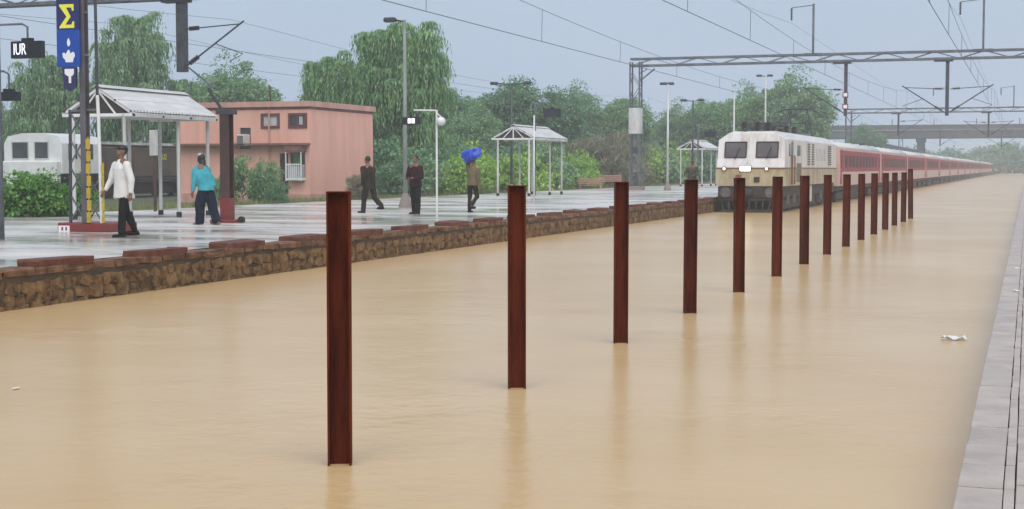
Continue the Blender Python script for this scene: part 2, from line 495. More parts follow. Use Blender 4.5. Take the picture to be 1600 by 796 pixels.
prof = [(-1500, 1.0), (-300, .5), (-60, GZ), (-26.4, GZ), (-26.4, -.7), (-.5, -.7), (2.5, -.7), (2.5, .3), (60, .3), (1500, 1.0)]
ys = [-60, -20, 20, 60, 120, 200, 400, 800, 1500]
g = MB()
for y in ys:
    for x, z in prof:
        g.v.append((x, y, z))
n = len(prof)
for j in range(len(ys) - 1):
    for i in range(n - 1):
        g.f.append((j * n + i, j * n + i + 1, (j + 1) * n + i + 1, (j + 1) * n + i))
struct('ground', g, M['ground'])
w = MB()
w.add([(EX - .3, -40, 0), (RX + .25, -40, 0), (RX + .25, 900, 0), (EX - .3, 900, 0)], [(0, 1, 2, 3)])
struct('water', w, M['water'])

# left platform: deck, core, coping, rubble wall
PY0, PY1 = -8.0, 128.0
deck = struct('platform', MB().box(-27.2, EX + .03, PY0, PY1, -.6, PZ - .1), M['mortar'])
# one wet screed sheet with shallow bays behind the coping
pav = MB()
nx, ny = 30, 260
xs = np.linspace(-27.2, EX - .36, nx)
yy = np.linspace(PY0, PY1, ny)
for j in range(ny):
    for i in range(nx):
        zz = PZ + .006 * mnoise.noise(Vector((xs[i] * .5, yy[j] * .5, 0)))
        pav.v.append((xs[i], yy[j], zz))
for j in range(ny - 1):
    for i in range(nx - 1):
        a = j * nx + i
        pav.f.append((a, a + 1, a + nx + 1, a + nx))
part('paving', pav, M['concrete_wet'], deck, True)
# coping course: slabs of 0.64 m, every second pair carries a proud red painted block
def jit_box(x0, x1, y0, y1, z0, z1, j, bv=.014):
    mb = MB().bbox(x0, x1, y0, y1, z0, z1, bv)
    mb.v = [tuple(c + random.uniform(-j, j) for c in v) for v in mb.v]
    return mb
cop_me = [jit_box(-.36, .05, 0, .618, -.1, 0, .02).mesh('coping_slab', M['coping']) for _ in range(6)]
y = PY0
k = 0
while y < PY1 - .7:
    o = link('coping_slab', cop_me[k % 6], deck, (EX + random.uniform(-.012, .012), y, PZ + random.uniform(-.012, .004)))
    o.rotation_euler = (0, 0, random.uniform(-.012, .012))
    y += .636; k += 1
red_me = [jit_box(-.34, .045, 0, 1.25, -.03, .085, .016).mesh('painted_block', M['red_coping']) for _ in range(4)]
y = 14.32; k = 0
while y < PY1 - 1.4:
    o = link('painted_block', red_me[k % 4], deck, (EX + random.uniform(-.015, .015), y + random.uniform(-.04, .04), PZ + .003))
    o.rotation_euler = (0, 0, random.uniform(-.008, .008))
    y += 2.545; k += 1
# second, recessed course under the coping, then rubble stones
led = [jit_box(-.2, .02, 0, .95, -.085, 0, .008).mesh('ledge_stone', M['coping']) for _ in range(4)]
y = 12.0; k = 0
while y < 66:
    link('ledge_stone', led[k % 4], deck, (EX - .025, y, PZ - .122)); y += .965; k += 1
def rubble(wd, ht):
    bm = bmesh.new()
    bmesh.ops.create_cube(bm, size=1)
    bmesh.ops.subdivide_edges(bm, edges=bm.edges[:], cuts=1, use_grid_fill=True)
    s = random.random() * 50
    for v in bm.verts:
        p = v.co.copy()
        q = p.normalized() * .62
        p = p.lerp(q, .35)
        p += mnoise.noise_vector(p * 1.7 + Vector((s, s, 0))) * .17
        v.co = Vector((p.x * .16, p.y * wd, p.z * ht))
    me = bpy.data.meshes.new('rubble_stone'); bm.to_mesh(me); bm.free()
    me.materials.append(M['stone'])
    return me
st_me = [rubble(random.uniform(.14, .36), random.uniform(.15, .205)) for _ in range(14)]
st_w = [max(v.co.y for v in m_.vertices) - min(v.co.y for v in m_.vertices) for m_ in st_me]
far_v, far_f = [], []
for row, z0 in enumerate((.285, .125, -.03)):
    y = 13.0 + .09 * row
    while y < 63:
        i = random.randrange(14)
        px, py, pz = EX - .02 + random.uniform(-.025, .02), y + st_w[i] / 2, z0 + random.uniform(-.018, .018)
        rx = random.uniform(-.22, .22)
        if y < 36.0:
            o = link('rubble_stone', st_me[i], deck, (px, py, pz))
            o.rotation_euler = (rx, 0, 0)
        else:
            b_ = len(far_v)
            far_v += [(v.co.x + px, v.co.y + py, v.co.z + pz) for v in st_me[i].vertices]
            far_f += [tuple(b_ + q for q in p.vertices) for p in st_me[i].polygons]
        y += st_w[i] * random.uniform(.9, 1.03)
fo = part('rubble_masonry', MB().add(far_v, far_f), M['stone'], deck)
fo['kind'] = 'stuff'

# right platform with its own pavers
rdeck = struct('platform', MB().box(RX + .03, 14, -6, 300, -.68, RZ - .05), M['joint'])
part('bounce_wall', MB().box(RX + .012, RX + .028, -6, 300, -.65, RZ - .052), M['slab'], rdeck)  # unseen pale facing, added to bounce light onto the water beside it
def paver_mesh(w_, l_):
    return jit_box(0, w_ - .003, 0, l_ - .014, -.049, 0, .0015, .003).mesh('paver', M['slab'])
rows = [(RX, .218, .60), (-.083, .052, .60), (-.028, .304, .60), (.278, .304, .60)]
for x0, wd, ln in rows:
    ms = [paver_mesh(wd, ln) for _ in range(4)]
    y = 5.2 + (.0 if x0 < -.05 else .11); k = 0
    ymax = 44 if x0 < -.2 else (26 if x0 < .1 else 16)
    while y < ymax:
        link('paver', ms[k % 4], rdeck, (x0 + random.uniform(-.002, .002), y, RZ + random.uniform(-.004, .003)))
        y += ln; k += 1
    part('paver_strip', MB().box(x0, x0 + wd - .008, y, 299.9, RZ - .049, RZ - .001), M['slab'], rdeck)
    part('paver_strip', MB().box(x0, x0 + wd - .008, -5.9, 5.15, RZ - .049, RZ - .001), M['slab'], rdeck)
part('paver_field', MB().box(.586, 13.9, -5.9, 299.9, RZ - .049, RZ - .001), M['slab'], rdeck)

# ------------------------------------------------------------------ row of rusty posts
def h_section(w_, d_, tf, tw, z0, z1):
    a, b = w_ / 2, d_ / 2
    pts = [(-a, -b), (a, -b), (a, -b + tf), (tw, -b + tf), (tw, b - tf), (a, b - tf), (a, b), (-a, b), (-a, b - tf), (-tw, b - tf), (-tw, -b + tf), (-a, -b + tf)]
    return MB().poly(pts, z0, z1, 'xy')
post_col = h_section(.15, .152, .013, .006, -.68, 1.742).mesh('column', M['rust'])
post_cap = MB().bbox(-.079, .079, -.08, .08, 1.742, 1.752, .004).mesh('cap_plate', M['rust'])
ordn = ['nearest and largest', 'second nearest', 'third nearest', 'fourth nearest', 'fifth nearest', 'sixth nearest', 'seventh nearest', 'eighth nearest',
        'ninth nearest', 'tenth nearest', 'eleventh nearest', 'twelfth nearest', 'third from the far end', 'second from the far end', 'farthest']
for i in range(15):
    t = thing('iron_post', 'rusty brown iron post standing in muddy water, %s of the row' % ordn[i], 'post',
              (-4.155 + random.uniform(-.01, .01), 8.49 + 3.482 * i, 0), R(112 + random.uniform(-4, 4)), 'iron posts in a row')
    link('column', post_col, t); link('cap_plate', post_cap, t)
    t.rotation_euler.x = R(random.uniform(-.25, .25)); t.rotation_euler.y = R(random.uniform(-.25, .25))
    if i == 14:
        t.rotation_euler.y = R(2.2); t.scale = (1, 1, 1.07)

# ------------------------------------------------------------------ passenger train
TX = -11.25
def loco():
    t = thing('locomotive', 'white and cream electric locomotive with lit headlamp pulling the red train', 'locomotive', (TX, 63.0, 0))
    h = 1.5
    def sec(y, zb, zt, hw=h, top=.92, sh=.30, rake=0):
        return [(-hw, y, zb), (hw, y, zb), (hw, y, zt - sh), (top + .22, y, zt - .08), (top, y, zt), (-top, y, zt), (-top - .22, y, zt - .08), (-hw, y, zt - sh)]
    def loft(secs):
        mb = MB(); n_ = len(secs[0])
        for s_ in secs:
            mb.v += s_
        for a in range(len(secs) - 1):
            for i in range(n_):
                mb.f.append((a * n_ + i, a * n_ + (i + 1) % n_, (a + 1) * n_ + (i + 1) % n_, (a + 1) * n_ + i))
        mb.f.append(tuple(range(n_))); mb.f.append(tuple((len(secs) - 1) * n_ + i for i in range(n_)))
        return mb
    # white upper body; raked nose above the waist
    mb = MB()
    L = 18.0
    up_front = [(-h + .05, .0, 1.92), (h - .05, .0, 1.92), (h - .05, .16, 2.30), (h - .06, .38, 3.12), (.98, .46, 3.40), (.8, .5, 3.46), (-.8, .5, 3.46), (-.98, .46, 3.40), (-h + .06, .38, 3.12), (-h + .05, .16, 2.30)]
    up_mid = [(-h, .75, 1.92), (h, .75, 1.92), (h, .75, 2.30), (h, .8, 3.14), (1.1, .85, 3.42), (.9, .9, 3.50), (-.9, .9, 3.50), (-1.1, .85, 3.42), (-h, .8, 3.14), (-h, .75, 2.30)]
    def sh_(s_, yv):
        return [(x, yv, z) for x, _, z in s_]
    body = loft([up_front, up_mid, sh_(up_mid, L - .8), [(x, L - y_, z) for x, y_, z in up_front]])
    body.f = body.f[:-2]
    for o_ in (0, 30):
        body.f += [tuple(o_ + i for i in q) for q in ((0, 1, 2, 9), (9, 2, 3, 8), (8, 3, 4, 7), (7, 4, 5, 6))]
    part('body', body, M['lo_white'], t)
    low = MB()
    low_f = [(-h + .06, -.10, 1.13), (h - .06, -.10, 1.13), (h - .05, -.10, 1.86), (-h + .05, -.10, 1.86)]
    low_m = [(-h, .30, 1.13), (h, .30, 1.13), (h, .30, 1.86), (-h, .30, 1.86)]
    lower = loft([low_f, low_m, sh_(low_m, L - .3), [(x, L - y_, z) for x, y_, z in low_f]])
    part('lower_body', lower, M['lo_cream'], t)
    part('waist_stripe', MB().box(-h - .008, h + .008, .2, L - .2, 1.855, 1.925).box(-h + .03, h - .03, -.11, .2, 1.855, 1.925), M['lo_line'], t)
    # windscreens follow the rake
    def on_rake(z):
        return .16 + (z - 2.30) * (.22 / .82)
    for x0, x1 in ((-1.14, -.22), (.04 + .18, 1.14)):
        z0, z1 = 2.36, 3.02
        y0, y1 = on_rake(z0), on_rake(z1)
        def quad(x0, x1, z0, z1, off):
            return [(x0, on_rake(z0) - off, z0), (x1, on_rake(z0) - off, z0), (x1, on_rake(z1) - off, z1), (x0, on_rake(z1) - off, z1)]
        ws = MB()
        q = quad(x0, x1, z0, z1, .012) + quad(x0, x1, z0, z1, -.03)
        ws.add(q, [(0, 1, 2, 3), (7, 6, 5, 4), (0, 4, 5, 1), (1, 5, 6, 2), (2, 6, 7, 3), (3, 7, 4, 0)])
        wo = part('windscreen', ws, M['windscreen'], t)
        fr = MB()
        for a, b in (((x0, z0), (x1, z0)), ((x1, z0), (x1, z1)), ((x1, z1), (x0, z1)), ((x0, z1), (x0, z0))):
            fr.bar((a[0], on_rake(a[1]) - .014, a[1]), (b[0], on_rake(b[1]) - .014, b[1]), .045)
        part('frame', fr, M['black_rubber'], wo)
        xm = x0 + .35 * (x1 - x0)
        part('wiper', MB().tube([(xm + .12, on_rake(2.28) - .05, 2.28), (xm + .32, on_rake(2.8) - .05, 2.80)], .016, 5), M['black'], wo)
    hl = part('headlamp', MB().bbox(-.45, .07, -.16, -.09, 1.74, 2.02, .03), M['steel'], t)
    part('lens', MB().bbox(-.41, .03, -.175, -.161, 1.78, 1.98, .006), M['lamp_lit'], hl)
    for x in (-1.1, .72):
        ml = part('marker_lamp', MB().tube([(x, -.09, 1.87), (x, -.17, 1.87)], .10, 10), M['steel_dark'], t)
        part('lens', MB().ell((x, -.172, 1.87), (.065, .02, .065)), M['lamp_dim'], ml, True)
    for x in (-.95, .95):
        bf = part('buffer', MB().tube([(x, -.08, .86), (x, -.55, .86)], .10, 10).tube([(x, -.55, .86), (x, -.61, .86)], .22, 14), M['buffer'], t)
    part('coupler', MB().bbox(-.14, .14, -.62, -.05, .72, .98, .03).bbox(-.2, .2, -.72, -.58, .76, .95, .03), M['under'], t)
    part('buffer_beam', MB().bbox(-1.38, 1.38, -.07, .3, .62, 1.12, .02), M['under'], t)
    cc = MB()
    for k in range(9):
        x = -1.2 + k * .3
        cc.bar((x, -.10, .60), (x * .93, -.22, .02), .06)
    cc.box(-1.28, 1.28, -.16, -.08, .50, .60).box(-1.18, 1.18, -.26, -.18, .04, .12)
    part('cattle_guard', cc, M['under'], t)
    part('front_plate', MB().box(-.62, -.38, -.115, -.1, 1.40, 1.62), M['lo_line'], t)
    part('socket_box', MB().bbox(.18, .42, -.16, -.1, 1.30, 1.52, .015), M['under'], t)
    for x in (-1.42, 1.42):
        part('handrail', MB().tube([(x, -.02, 1.25), (x, -.06, 1.6), (x, -.02, 1.82)], .016, 6), M['steel'], t)
    # sides
    for sx in (1, -1):
        X = sx * (h + .006)
        dr = part('door', MB().box(min(X, X - sx * .03), max(X, X - sx * .03), 1.55, 2.15, 1.15, 3.05), M['lo_line'], t)
        part('pane', MB().box(min(X, X + sx * .012), max(X, X + sx * .012), 1.66, 2.04, 2.35, 2.85), M['glass'], dr)
        for yh in (1.45, 2.25):
            part('handrail', MB().tube([(X + sx * .03, yh, 1.2), (X + sx * .06, yh, 1.3), (X + sx * .06, yh, 2.4), (X + sx * .0, yh, 2.45)], .03, 6), M['lo_line'], dr)
        part('side_window', MB().box(min(X, X - sx * .02), max(X, X - sx * .02), .95, 1.35, 2.42, 2.95), M['glass'], t)
        part('side_window', MB().box(min(X, X - sx * .02), max(X, X - sx * .02), 3.3, 4.3, 2.45, 2.92), M['glass'], t)
        part('equipment_door', MB().box(min(X, X - sx * .02), max(X, X - sx * .02), 3.2, 4.6, 1.28, 2.12), M['louvre'], t)
        for y0 in (6.6, 8.0):
            lv = MB()
            for q in range(9):
                lv.box(min(X, X + sx * .02), max(X, X + sx * .02), y0, y0 + .75, 2.05 + q * .115, 2.12 + q * .115)
            part('louvre', lv, M['louvre'], t)
        part('side_panel', MB().box(min(X, X - sx * .02), max(X, X - sx * .02), 9.4, 13.2, 2.25, 2.85), M['white_dirty'], t)
        lv = MB()
        for q in range(9):
            lv.box(min(X, X + sx * .02), max(X, X + sx * .02), 14.0, 15.2, 2.05 + q * .115, 2.12 + q * .115)
        part('louvre', lv, M['louvre'], t)
    # running gear
    for yc in (3.6, 14.4):
        bg = part('bogie', MB().bbox(-1.25, -1.05, yc - 2.6, yc + 2.6, .12, .62, .05).bbox(1.05, 1.25, yc - 2.6, yc + 2.6, .12, .62, .05).box(-1.05, 1.05, yc - .4, yc + .4, .2, .6), M['under'], t)
        for dy in (-1.85, 0, 1.85):
            part('wheelset', MB().tube([(-.86, yc + dy, .1), (-.72, yc + dy, .1)], .54, 20).tube([(.72, yc + dy, .1), (.86, yc + dy, .1)], .54, 20).tube([(-.8, yc + dy, .1), (.8, yc + dy, .1)], .09, 8), M['steel_dark'], bg)
            for sx in (-1, 1):
                part('spring', MB().tube([(sx * 1.28, yc + dy, .35), (sx * 1.28, yc + dy, .75)], .13, 10), M['buffer'], bg)
    part('underframe', MB().box(-1.35, 1.35, .3, L - .3, .64, 1.128).box(-1.3, 1.3, 7.2, 10.8, .1, .64), M['under'], t)
    part('battery_box', MB().bbox(1.2, 1.42, 7.4, 8.8, .3, 1.1, .03), M['white_dirty'], t)
    # roof gear
    rp_ = MB()
    yc = 13.6
    for x in (-.62, .62):
        rp_.tube([(x, yc - .8, 3.62), (x * .8, yc - .95, 4.2), (x * .75, yc, 4.86)], .03, 6)
        rp_.tube([(x, yc + .8, 3.62), (x * .8, yc + .95, 4.2), (x * .75, yc, 4.86)], .03, 6)
    rp_.tube([(-.5, yc - .95, 4.2), (.5, yc + .95, 4.2)], .018, 5).tube([(-.5, yc + .95, 4.2), (.5, yc - .95, 4.2)], .018, 5)
    for dy in (-.2, .2):
        rp_.tube([(-.95, yc + dy, 4.78), (-.65, yc + dy, 4.92), (.65, yc + dy, 4.92), (.95, yc + dy, 4.78)], .035, 6)
    rp_.box(-.7, .7, yc - .9, yc - .8, 3.6, 3.68).box(-.7, .7, yc + .8, yc + .9, 3.6, 3.68)
    pr_ = part('raised_pantograph', rp_, M['steel_dark'], t)
    for x in (-.6, .6):
        for dy in (-.85, .85):
            part('insulator', MB().tube([(x, yc + dy, 3.46), (x, yc + dy, 3.62)], .09, 8), M['insul'], pr_)
    for yc in (3.0,):
        pb = part('pantograph', MB().box(-.7, .7, yc - .9, yc - .8, 3.66, 3.74).box(-.7, .7, yc + .8, yc + .9, 3.66, 3.74).box(-.75, -.67, yc - .9, yc + .9, 3.66, 3.74).box(.67, .75, yc - .9, yc + .9, 3.66, 3.74)
                  .tube([(-.5, yc - .85, 3.78), (0, yc + 1.1, 3.9)], .03, 6).tube([(.5, yc - .85, 3.78), (0, yc + 1.1, 3.9)], .03, 6)
                  .tube([(-.9, yc + 1.1, 3.86), (-.6, yc + 1.1, 3.95), (.6, yc + 1.1, 3.95), (.9, yc + 1.1, 3.86)], .03, 6), M['steel_dark'], t)
        for x in (-.6, .6):
            for dy in (-.85, .85):
                ins = MB().tube([(x, yc + dy, 3.46), (x, yc + dy, 3.67)], .04, 8)
                for q in range(4):
                    ins.tube([(x, yc + dy, 3.49 + q * .05), (x, yc + dy, 3.515 + q * .05)], .085, 10)
                part('insulator', ins, M['insul'], pb)
    for i_, (x, y_) in enumerate([(-.5, 1.2), (.1, 1.1), (.5, 1.5), (-.2, 5.2), (.4, 5.6), (.5, 6.6), (-.3, 7.4), (.5, 9.0)]):
        ins = MB().tube([(x, y_, 3.48), (x, y_, 3.90)], .09, 8)
        for q in range(5):
            ins.tube([(x, y_, 3.52 + q * .07), (x, y_, 3.56 + q * .07)], .15, 10)
        part('insulator', ins, M['insul'], t)
    part('roof_bus_bar', MB().tube([(-.2, 5.2, 3.88), (.4, 5.6, 3.88), (.5, 6.6, 3.88), (.5, 9.0, 3.88)], .025, 6), M['steel_dark'], t)
    for y0 in (9.4, 11.0):
        part('roof_hatch', MB().bbox(-.85, .85, y0, y0 + 1.5, 3.48, 3.62, .03), M['steel'], t)
    part('horn', MB().tube([(-.35, .6, 3.55), (-.35, .95, 3.55)], [.09, .03], 10).tube([(-.35, .9, 3.45), (-.35, .9, 3.56)], .03, 6), M['steel_dark'], t)
    return t
loco()

def coach_proto():
    t = thing('coach', 'x', 'railway coach', (TX, 0, 0))
    L = 23.6; h = 1.5
    side = [(-h, .92), (h, .92), (h + .03, 1.6), (h, 2.98), (-h, 2.98), (-h - .03, 1.6)]
    part('body', MB().poly(side, 0, L), M['coach_pale'], t)
    rf = [(-h, 2.985), (h, 2.985), (1.38, 3.16), (1.05, 3.33), (.5, 3.42), (-.5, 3.42), (-1.05, 3.33), (-1.38, 3.16)]
    part('roof', MB().poly(rf, .02, L - .02), M['coach_roof'], t, True)
    for k in range(5):
        part('vent', MB().bbox(-.3, .3, 2.2 + k * 4.6, 2.9 + k * 4.6, 3.40, 3.52, .03), M['coach_roof'], t)
    for sx in (1, -1):
        X = sx * (h + .036)
        Xi = sx * (h - .02)
        a, b = min(X, Xi), max(X, Xi)
        part('red_band', MB().box(a, b, 1.35, L - 1.35, 1.70, 2.88), M['coach_red'], t)
        for k in range(10):
            y0 = 2.6 + k * 1.88
            X2 = X + sx * .012
            wd = part('window', MB().box(min(X2, Xi), max(X2, Xi), y0, y0 + 1.22, 1.95, 2.62), M['coach_glass'], t)
        for y0 in (.45, L - 1.25):
            X2 = X + sx * .004
            d_ = part('door', MB().box(min(X2, Xi), max(X2, Xi), y0, y0 + .8, 1.0, 2.9), M['coach_red'], t)
            X3 = X2 + sx * .01
            part('pane', MB().box(min(X3, Xi), max(X3, Xi), y0 + .2, y0 + .6, 1.95, 2.6), M['coach_glass'], d_)
    part('underframe', MB().box(-1.3, 1.3, .1, L - .1, .66, .918).box(-1.2, 1.2, 8.2, 15.2, .05, .66), M['under'], t)
    for yc in (3.1, L - 3.1):
        bg = part('bogie', MB().bbox(-1.2, -1.02, yc - 1.7, yc + 1.7, .12, .58, .05).bbox(1.02, 1.2, yc - 1.7, yc + 1.7, .12, .58, .05).box(-1.02, 1.02, yc - .3, yc + .3, .2, .6), M['under'], t)
        for dy in (-1.25, 1.25):
            part('wheelset', MB().tube([(-.86, yc + dy, .05), (-.72, yc + dy, .05)], .46, 16).tube([(.72, yc + dy, .05), (.86, yc + dy, .05)], .46, 16), M['steel_dark'], bg)
    part('gangway', MB().bbox(-.65, .65, -.28, 0.0, 1.0, 3.05, .05), M['black_rubber'], t)
    return t
cp = coach_proto()
N_COACH = 19
for i in range(N_COACH):
    c = cp if i == 0 else copy_tree(cp)
    c.location = (TX, 63.0 + 18.0 + .75 + i * 24.0, 0)
    pos = ['first red and pale passenger coach, right behind the white locomotive', 'second red passenger coach behind the locomotive', 'third red passenger coach behind the locomotive',
           'fourth red passenger coach behind the locomotive', 'fifth red passenger coach behind the locomotive', 'sixth red passenger coach behind the locomotive'] + \
          ['distant hazy coach in the far half of the red train'] * (N_COACH - 7) + ['last and farthest coach at the hazy tail of the red train']
    c['label'] = pos[i]; c['group'] = 'coaches of the red train'

# ------------------------------------------------------------------ overhead line structures
def lattice_mast(x, y, z0, z1, w_=.6, brace=.9):
    mb = MB(); h = w_ / 2
    for sx in (-1, 1):
        for sy in (-1, 1):
            mb.bar((x + sx * h, y + sy * h, z0), (x + sx * h, y + sy * h, z1), .085)
    z = z0 + .1; f = 1
    while z < z1 - brace:
        for sy in (-1, 1):
            mb.bar((x - f * h, y + sy * h, z), (x + f * h, y + sy * h, z + brace), .035)
            mb.bar((x + sy * h, y - f * h, z), (x + sy * h, y + f * h, z + brace), .035)
        f = -f; z += brace
    return mb
def lattice_beam(x0, x1, y, z, w_=.42, ch=.13, step=1.4):
    mb = MB(); h = w_ / 2
    for sz in (-h, h):
        for sy in (-h, h):
            mb.bar((x0, y + sy, z + sz), (x1, y + sy, z + sz), ch)
    x = x0; f = 1
    while x < x1 - step * .5:
        x2 = min(x + step, x1)
        for sy in (-h, h):
            mb.bar((x, y + sy, z - f * h), (x2, y + sy, z + f * h), .035)
        mb.bar((x, y - f * h, z - h), (x2, y + f * h, z - h), .03)
        f = -f; x = x2
    return mb
def insulator(mb, a, b, r=.085, n_=5):
    a = Vector(a); b = Vector(b)
    mb.tube([a, b], r * .45, 6)
    for q in range(n_):
        p = a.lerp(b, (q + .3) / n_); p2 = a.lerp(b, (q + .62) / n_)
        mb.tube([p, p2], r, 8)
def cantilever(t, x, y, zt, zb, side, reach=2.45):
    """top tube with insulator, raking bracket tube with insulator, steady arm"""
    s = side
    cb = MB()
    cb.tube([(x + s * .15, y, zt), (x + s * reach, y, zt + .12)], .022, 6)
    cb.tube([(x + s * .12, y, zb), (x + s * (reach + .1), y, zt + .22)], .034, 6)
    cb.tube([(x + s * reach * .55, y, zb + (zt - zb) * .60), (x + s * reach * 1.02, y, zb + (zt - zb) * .30), (x + s * reach * .8, y, zb + (zt - zb) * .12)], .018, 5)
    o = part('cantilever', cb, M['steel_dark'], t)
    im = MB(); insulator(im, (x + s * .3, y, zt + .008), (x + s * .72, y, zt + .03))
    part('insulator', im, M['insul'], o)
    d = Vector((s * (reach - .02), 0, zt + .22 - zb)).normalized()
    p0 = Vector((x + s * .12, y, zb)) + d * .22
    im = MB(); insulator(im, p0, p0 + d * .45, .095)
    part('insulator', im, M['insul'], o)
    return o
def drop_arm(t, x, y, zbeam, zb, sides, red_signs=False, r=.1, zt=None):
    a = MB().box(x - r, x + r, y - r * .8, y + r * .8, zb, zbeam).box(x - .75, x + .3, y - .22, y + .22, zbeam - .16, zbeam - .02)
    a.add([(x - r, y - .08, zbeam - .2), (x + r, y - .08, zbeam - .2), (x + .3, y - .08, zbeam), (x - .3, y - .08, zbeam), (x - r, y + .08, zbeam - .2), (x + r, y + .08, zbeam - .2), (x + .3, y + .08, zbeam), (x - .3, y + .08, zbeam)],
          [(0, 1, 2, 3), (7, 6, 5, 4), (0, 4, 5, 1), (1, 5, 6, 2), (2, 6, 7, 3), (3, 7, 4, 0)])
    o = part('drop_arm', a, M['steel_dark'], t)
    zt = zt or zb + 1.55
    for s in sides:
        cantilever(t, x, y, zt, zb + .18, s)
    if red_signs:
        for z in (zb + .55, zb + 1.25):
            part('number_plate', MB().bbox(x - .17, x + .17, y - .13, y - .10, z - .16, z + .16, .01), M['red'], o)
            part('number_plate', MB().box(x - .11, x + .11, y - .137, y - .131, z - .10, z + .10), M['white_mark'], o)
    return o
def upstand(t, x, y, z0, z1, left=1.3):
    part('earth_wire_post', MB().box(x - .06, x + .06, y - .06, y + .06, z0, z1).box(x - .55, x + .55, y - .2, y + .2, z0 - .06, z0 + .06), M['steel'], t)
    o = part('side_bracket', MB().tube([(x, y, z1 - .08), (x - left, y, z1 - .2)], .025, 6), M['steel'], t)
    im = MB(); insulator(im, (x - left, y, z1 - .22), (x - left, y, z1 - .95), .08)
    part('insulator', im, M['insul'], o)

def portal(label, Y, x0, x1, zb, drops, ups=(), panel=False, base=PZ, mast0=True):
    t = thing('catenary_portal', label, 'portal', (x0, Y, base), 0, 'catenary portals')
    def L(x): return x - x0
    zb = zb - base
    if mast0:
        m0 = part('mast', lattice_mast(0, 0, 0, zb + .25), M['steel'], t)
        part('foundation', MB().bbox(-.5, .5, -.5, .5, -.3, .22, .03), M['grey_wall'], m0)
        part('corner_bracket', MB().bar((.3, 0, zb - .9), (1.2, 0, zb - .2), .08).bar((.3, -.2, zb - .5), (.8, -.2, zb - .2), .05), M['steel'], m0)
        if panel:
            part('white_band', MB().box(-.36, .36, -.36, -.345, 3.5, 5.1).box(-.36, .36, .345, .36, 3.5, 5.1).box(-.36, -.345, -.345, .345, 3.5, 5.1).box(.345, .36, -.345, .345, 3.5, 5.1), M['white_dirty'], m0)
            part('warning_plate', MB().box(-.2, .2, -.37, -.35, 2.3, 2.7), M['steel_dark'], m0)
    m1 = part('mast', lattice_mast(L(x1), 0, -.25, zb + .25), M['steel'], t)
    part('beam', lattice_beam(-.3, L(x1) + .3, 0, zb + .21), M['steel'], t)
    for d in drops:
        drop_arm(t, L(d[0]), 0, zb, d[1] - base, d[2], d[3] if len(d) > 3 else False, d[4] if len(d) > 4 else .1)
    for x, z in ups:
        upstand(t, L(x), 0, zb + .45, z - base)
    return t
portal('steel lattice portal spanning the flooded tracks behind the locomotive', 89.6, -23.2, 3.4, 8.25,
       [(-10.35, 5.0, (-1,), True), (-4.55, 4.95, (-1, 1))], [(-12.3, 11.7), (-2.6, 11.7)], panel=True)
portal('hazy lattice portal crossing the tracks beyond the nearer portal', 165, -18.7, 4.4, 7.9,
       [(-13.4, 5.4, (1,)), (-4.1, 5.2, (-1, 1))], [(-8.5, 10.6), (-1.6, 10.6)], base=GZ)
portal('faintest and farthest lattice portal in front of the road bridge', 245, -19.5, 4.4, 7.9,
       [(-13.4, 5.4, (1,)), (-4.1, 5.2, (-1, 1))], base=GZ)
# yard-side portal, its beam just clips the top of the picture
yp = portal('portal whose drop arm hangs above the white platform shelter', 47.0, -50.0, 4.4, 8.08, [(-29.2, 5.4, (1,), False, .17)], base=GZ)

# overhead wires
def wire(name, label, cat, X, zc, zm, y0, y1, sup, r=.0062, droppers=True, group='overhead wires'):
    t = thing(name, label, cat, (X, 0, 0), 0, group)
    n_ = int((y1 - y0) / 3)
    yv = [y0 + (y1 - y0) * i / n_ for i in range(n_ + 1)]
    part('contact_wire', MB().tube([(0, y, zc) for y in (y0, (y0 + y1) / 2, y1)], r * 1.25, 5), M['wire'], t)
    def zmf(y):
        for a, b in zip(sup[:-1], sup[1:]):
            if a <= y <= b:
                u = (y - a) / (b - a)
                return zm - 4 * .75 * u * (1 - u)
        return zm
    part('messenger_wire', MB().tube([(0, y, zmf(y)) for y in yv], r, 5), M['wire'], t)
    if droppers:
        y = y0 + 4.4
        while y < min(y1, 130):
            part('dropper', MB().tube([(0, y, zc), (.0, y + .05, zmf(y + .05))], .006, 4), M['wire'], t)
            y += 7.3
    return t
SUP = [-30, 24, 89.6, 165, 245, 325, 405]
wire('overhead_wire', 'contact and messenger wire above the track of the red train', 'overhead wire', TX, 4.98, 6.15, 8, 405, SUP)
wire('overhead_wire', 'contact and messenger wire above the middle flooded track', 'overhead wire', -6.75, 5.15, 6.4, 4, 405, SUP)
wire('overhead_wire', 'contact and messenger wire above the track beside the near platform', 'overhead wire', -1.9, 5.15, 6.4, 4, 405, SUP)
wire('overhead_wire', 'contact and messenger wire above the yard track behind the platform', 'overhead wire', -26.9, 6.1, 7.2, 10, 165, [-13, 47, 107, 165], droppers=False)
wire('overhead_wire', 'contact and messenger wire above the parked brown train', 'overhead wire', -31.6, 6.1, 7.2, 10, 165, [-13, 47, 107, 165], droppers=False)
for X, z, lb in ((-13.6, 10.6, 'thin feeder wire high above the train beside the portal top'), (-3.9, 10.6, 'thin feeder wire high above the row of posts')):
    yv = np.linspace(10, 89.6, 16)
    o = link('feeder_wire', MB().tube([(X, float(y), z - .9 * (1 - ((y - 49.8) / 39.8) ** 2)) for y in yv] + [(X, 165.0, z - .6)], .008, 5).mesh('feeder_wire', M['wire']))
    tag(o, lb, 'wire', 'overhead wires')

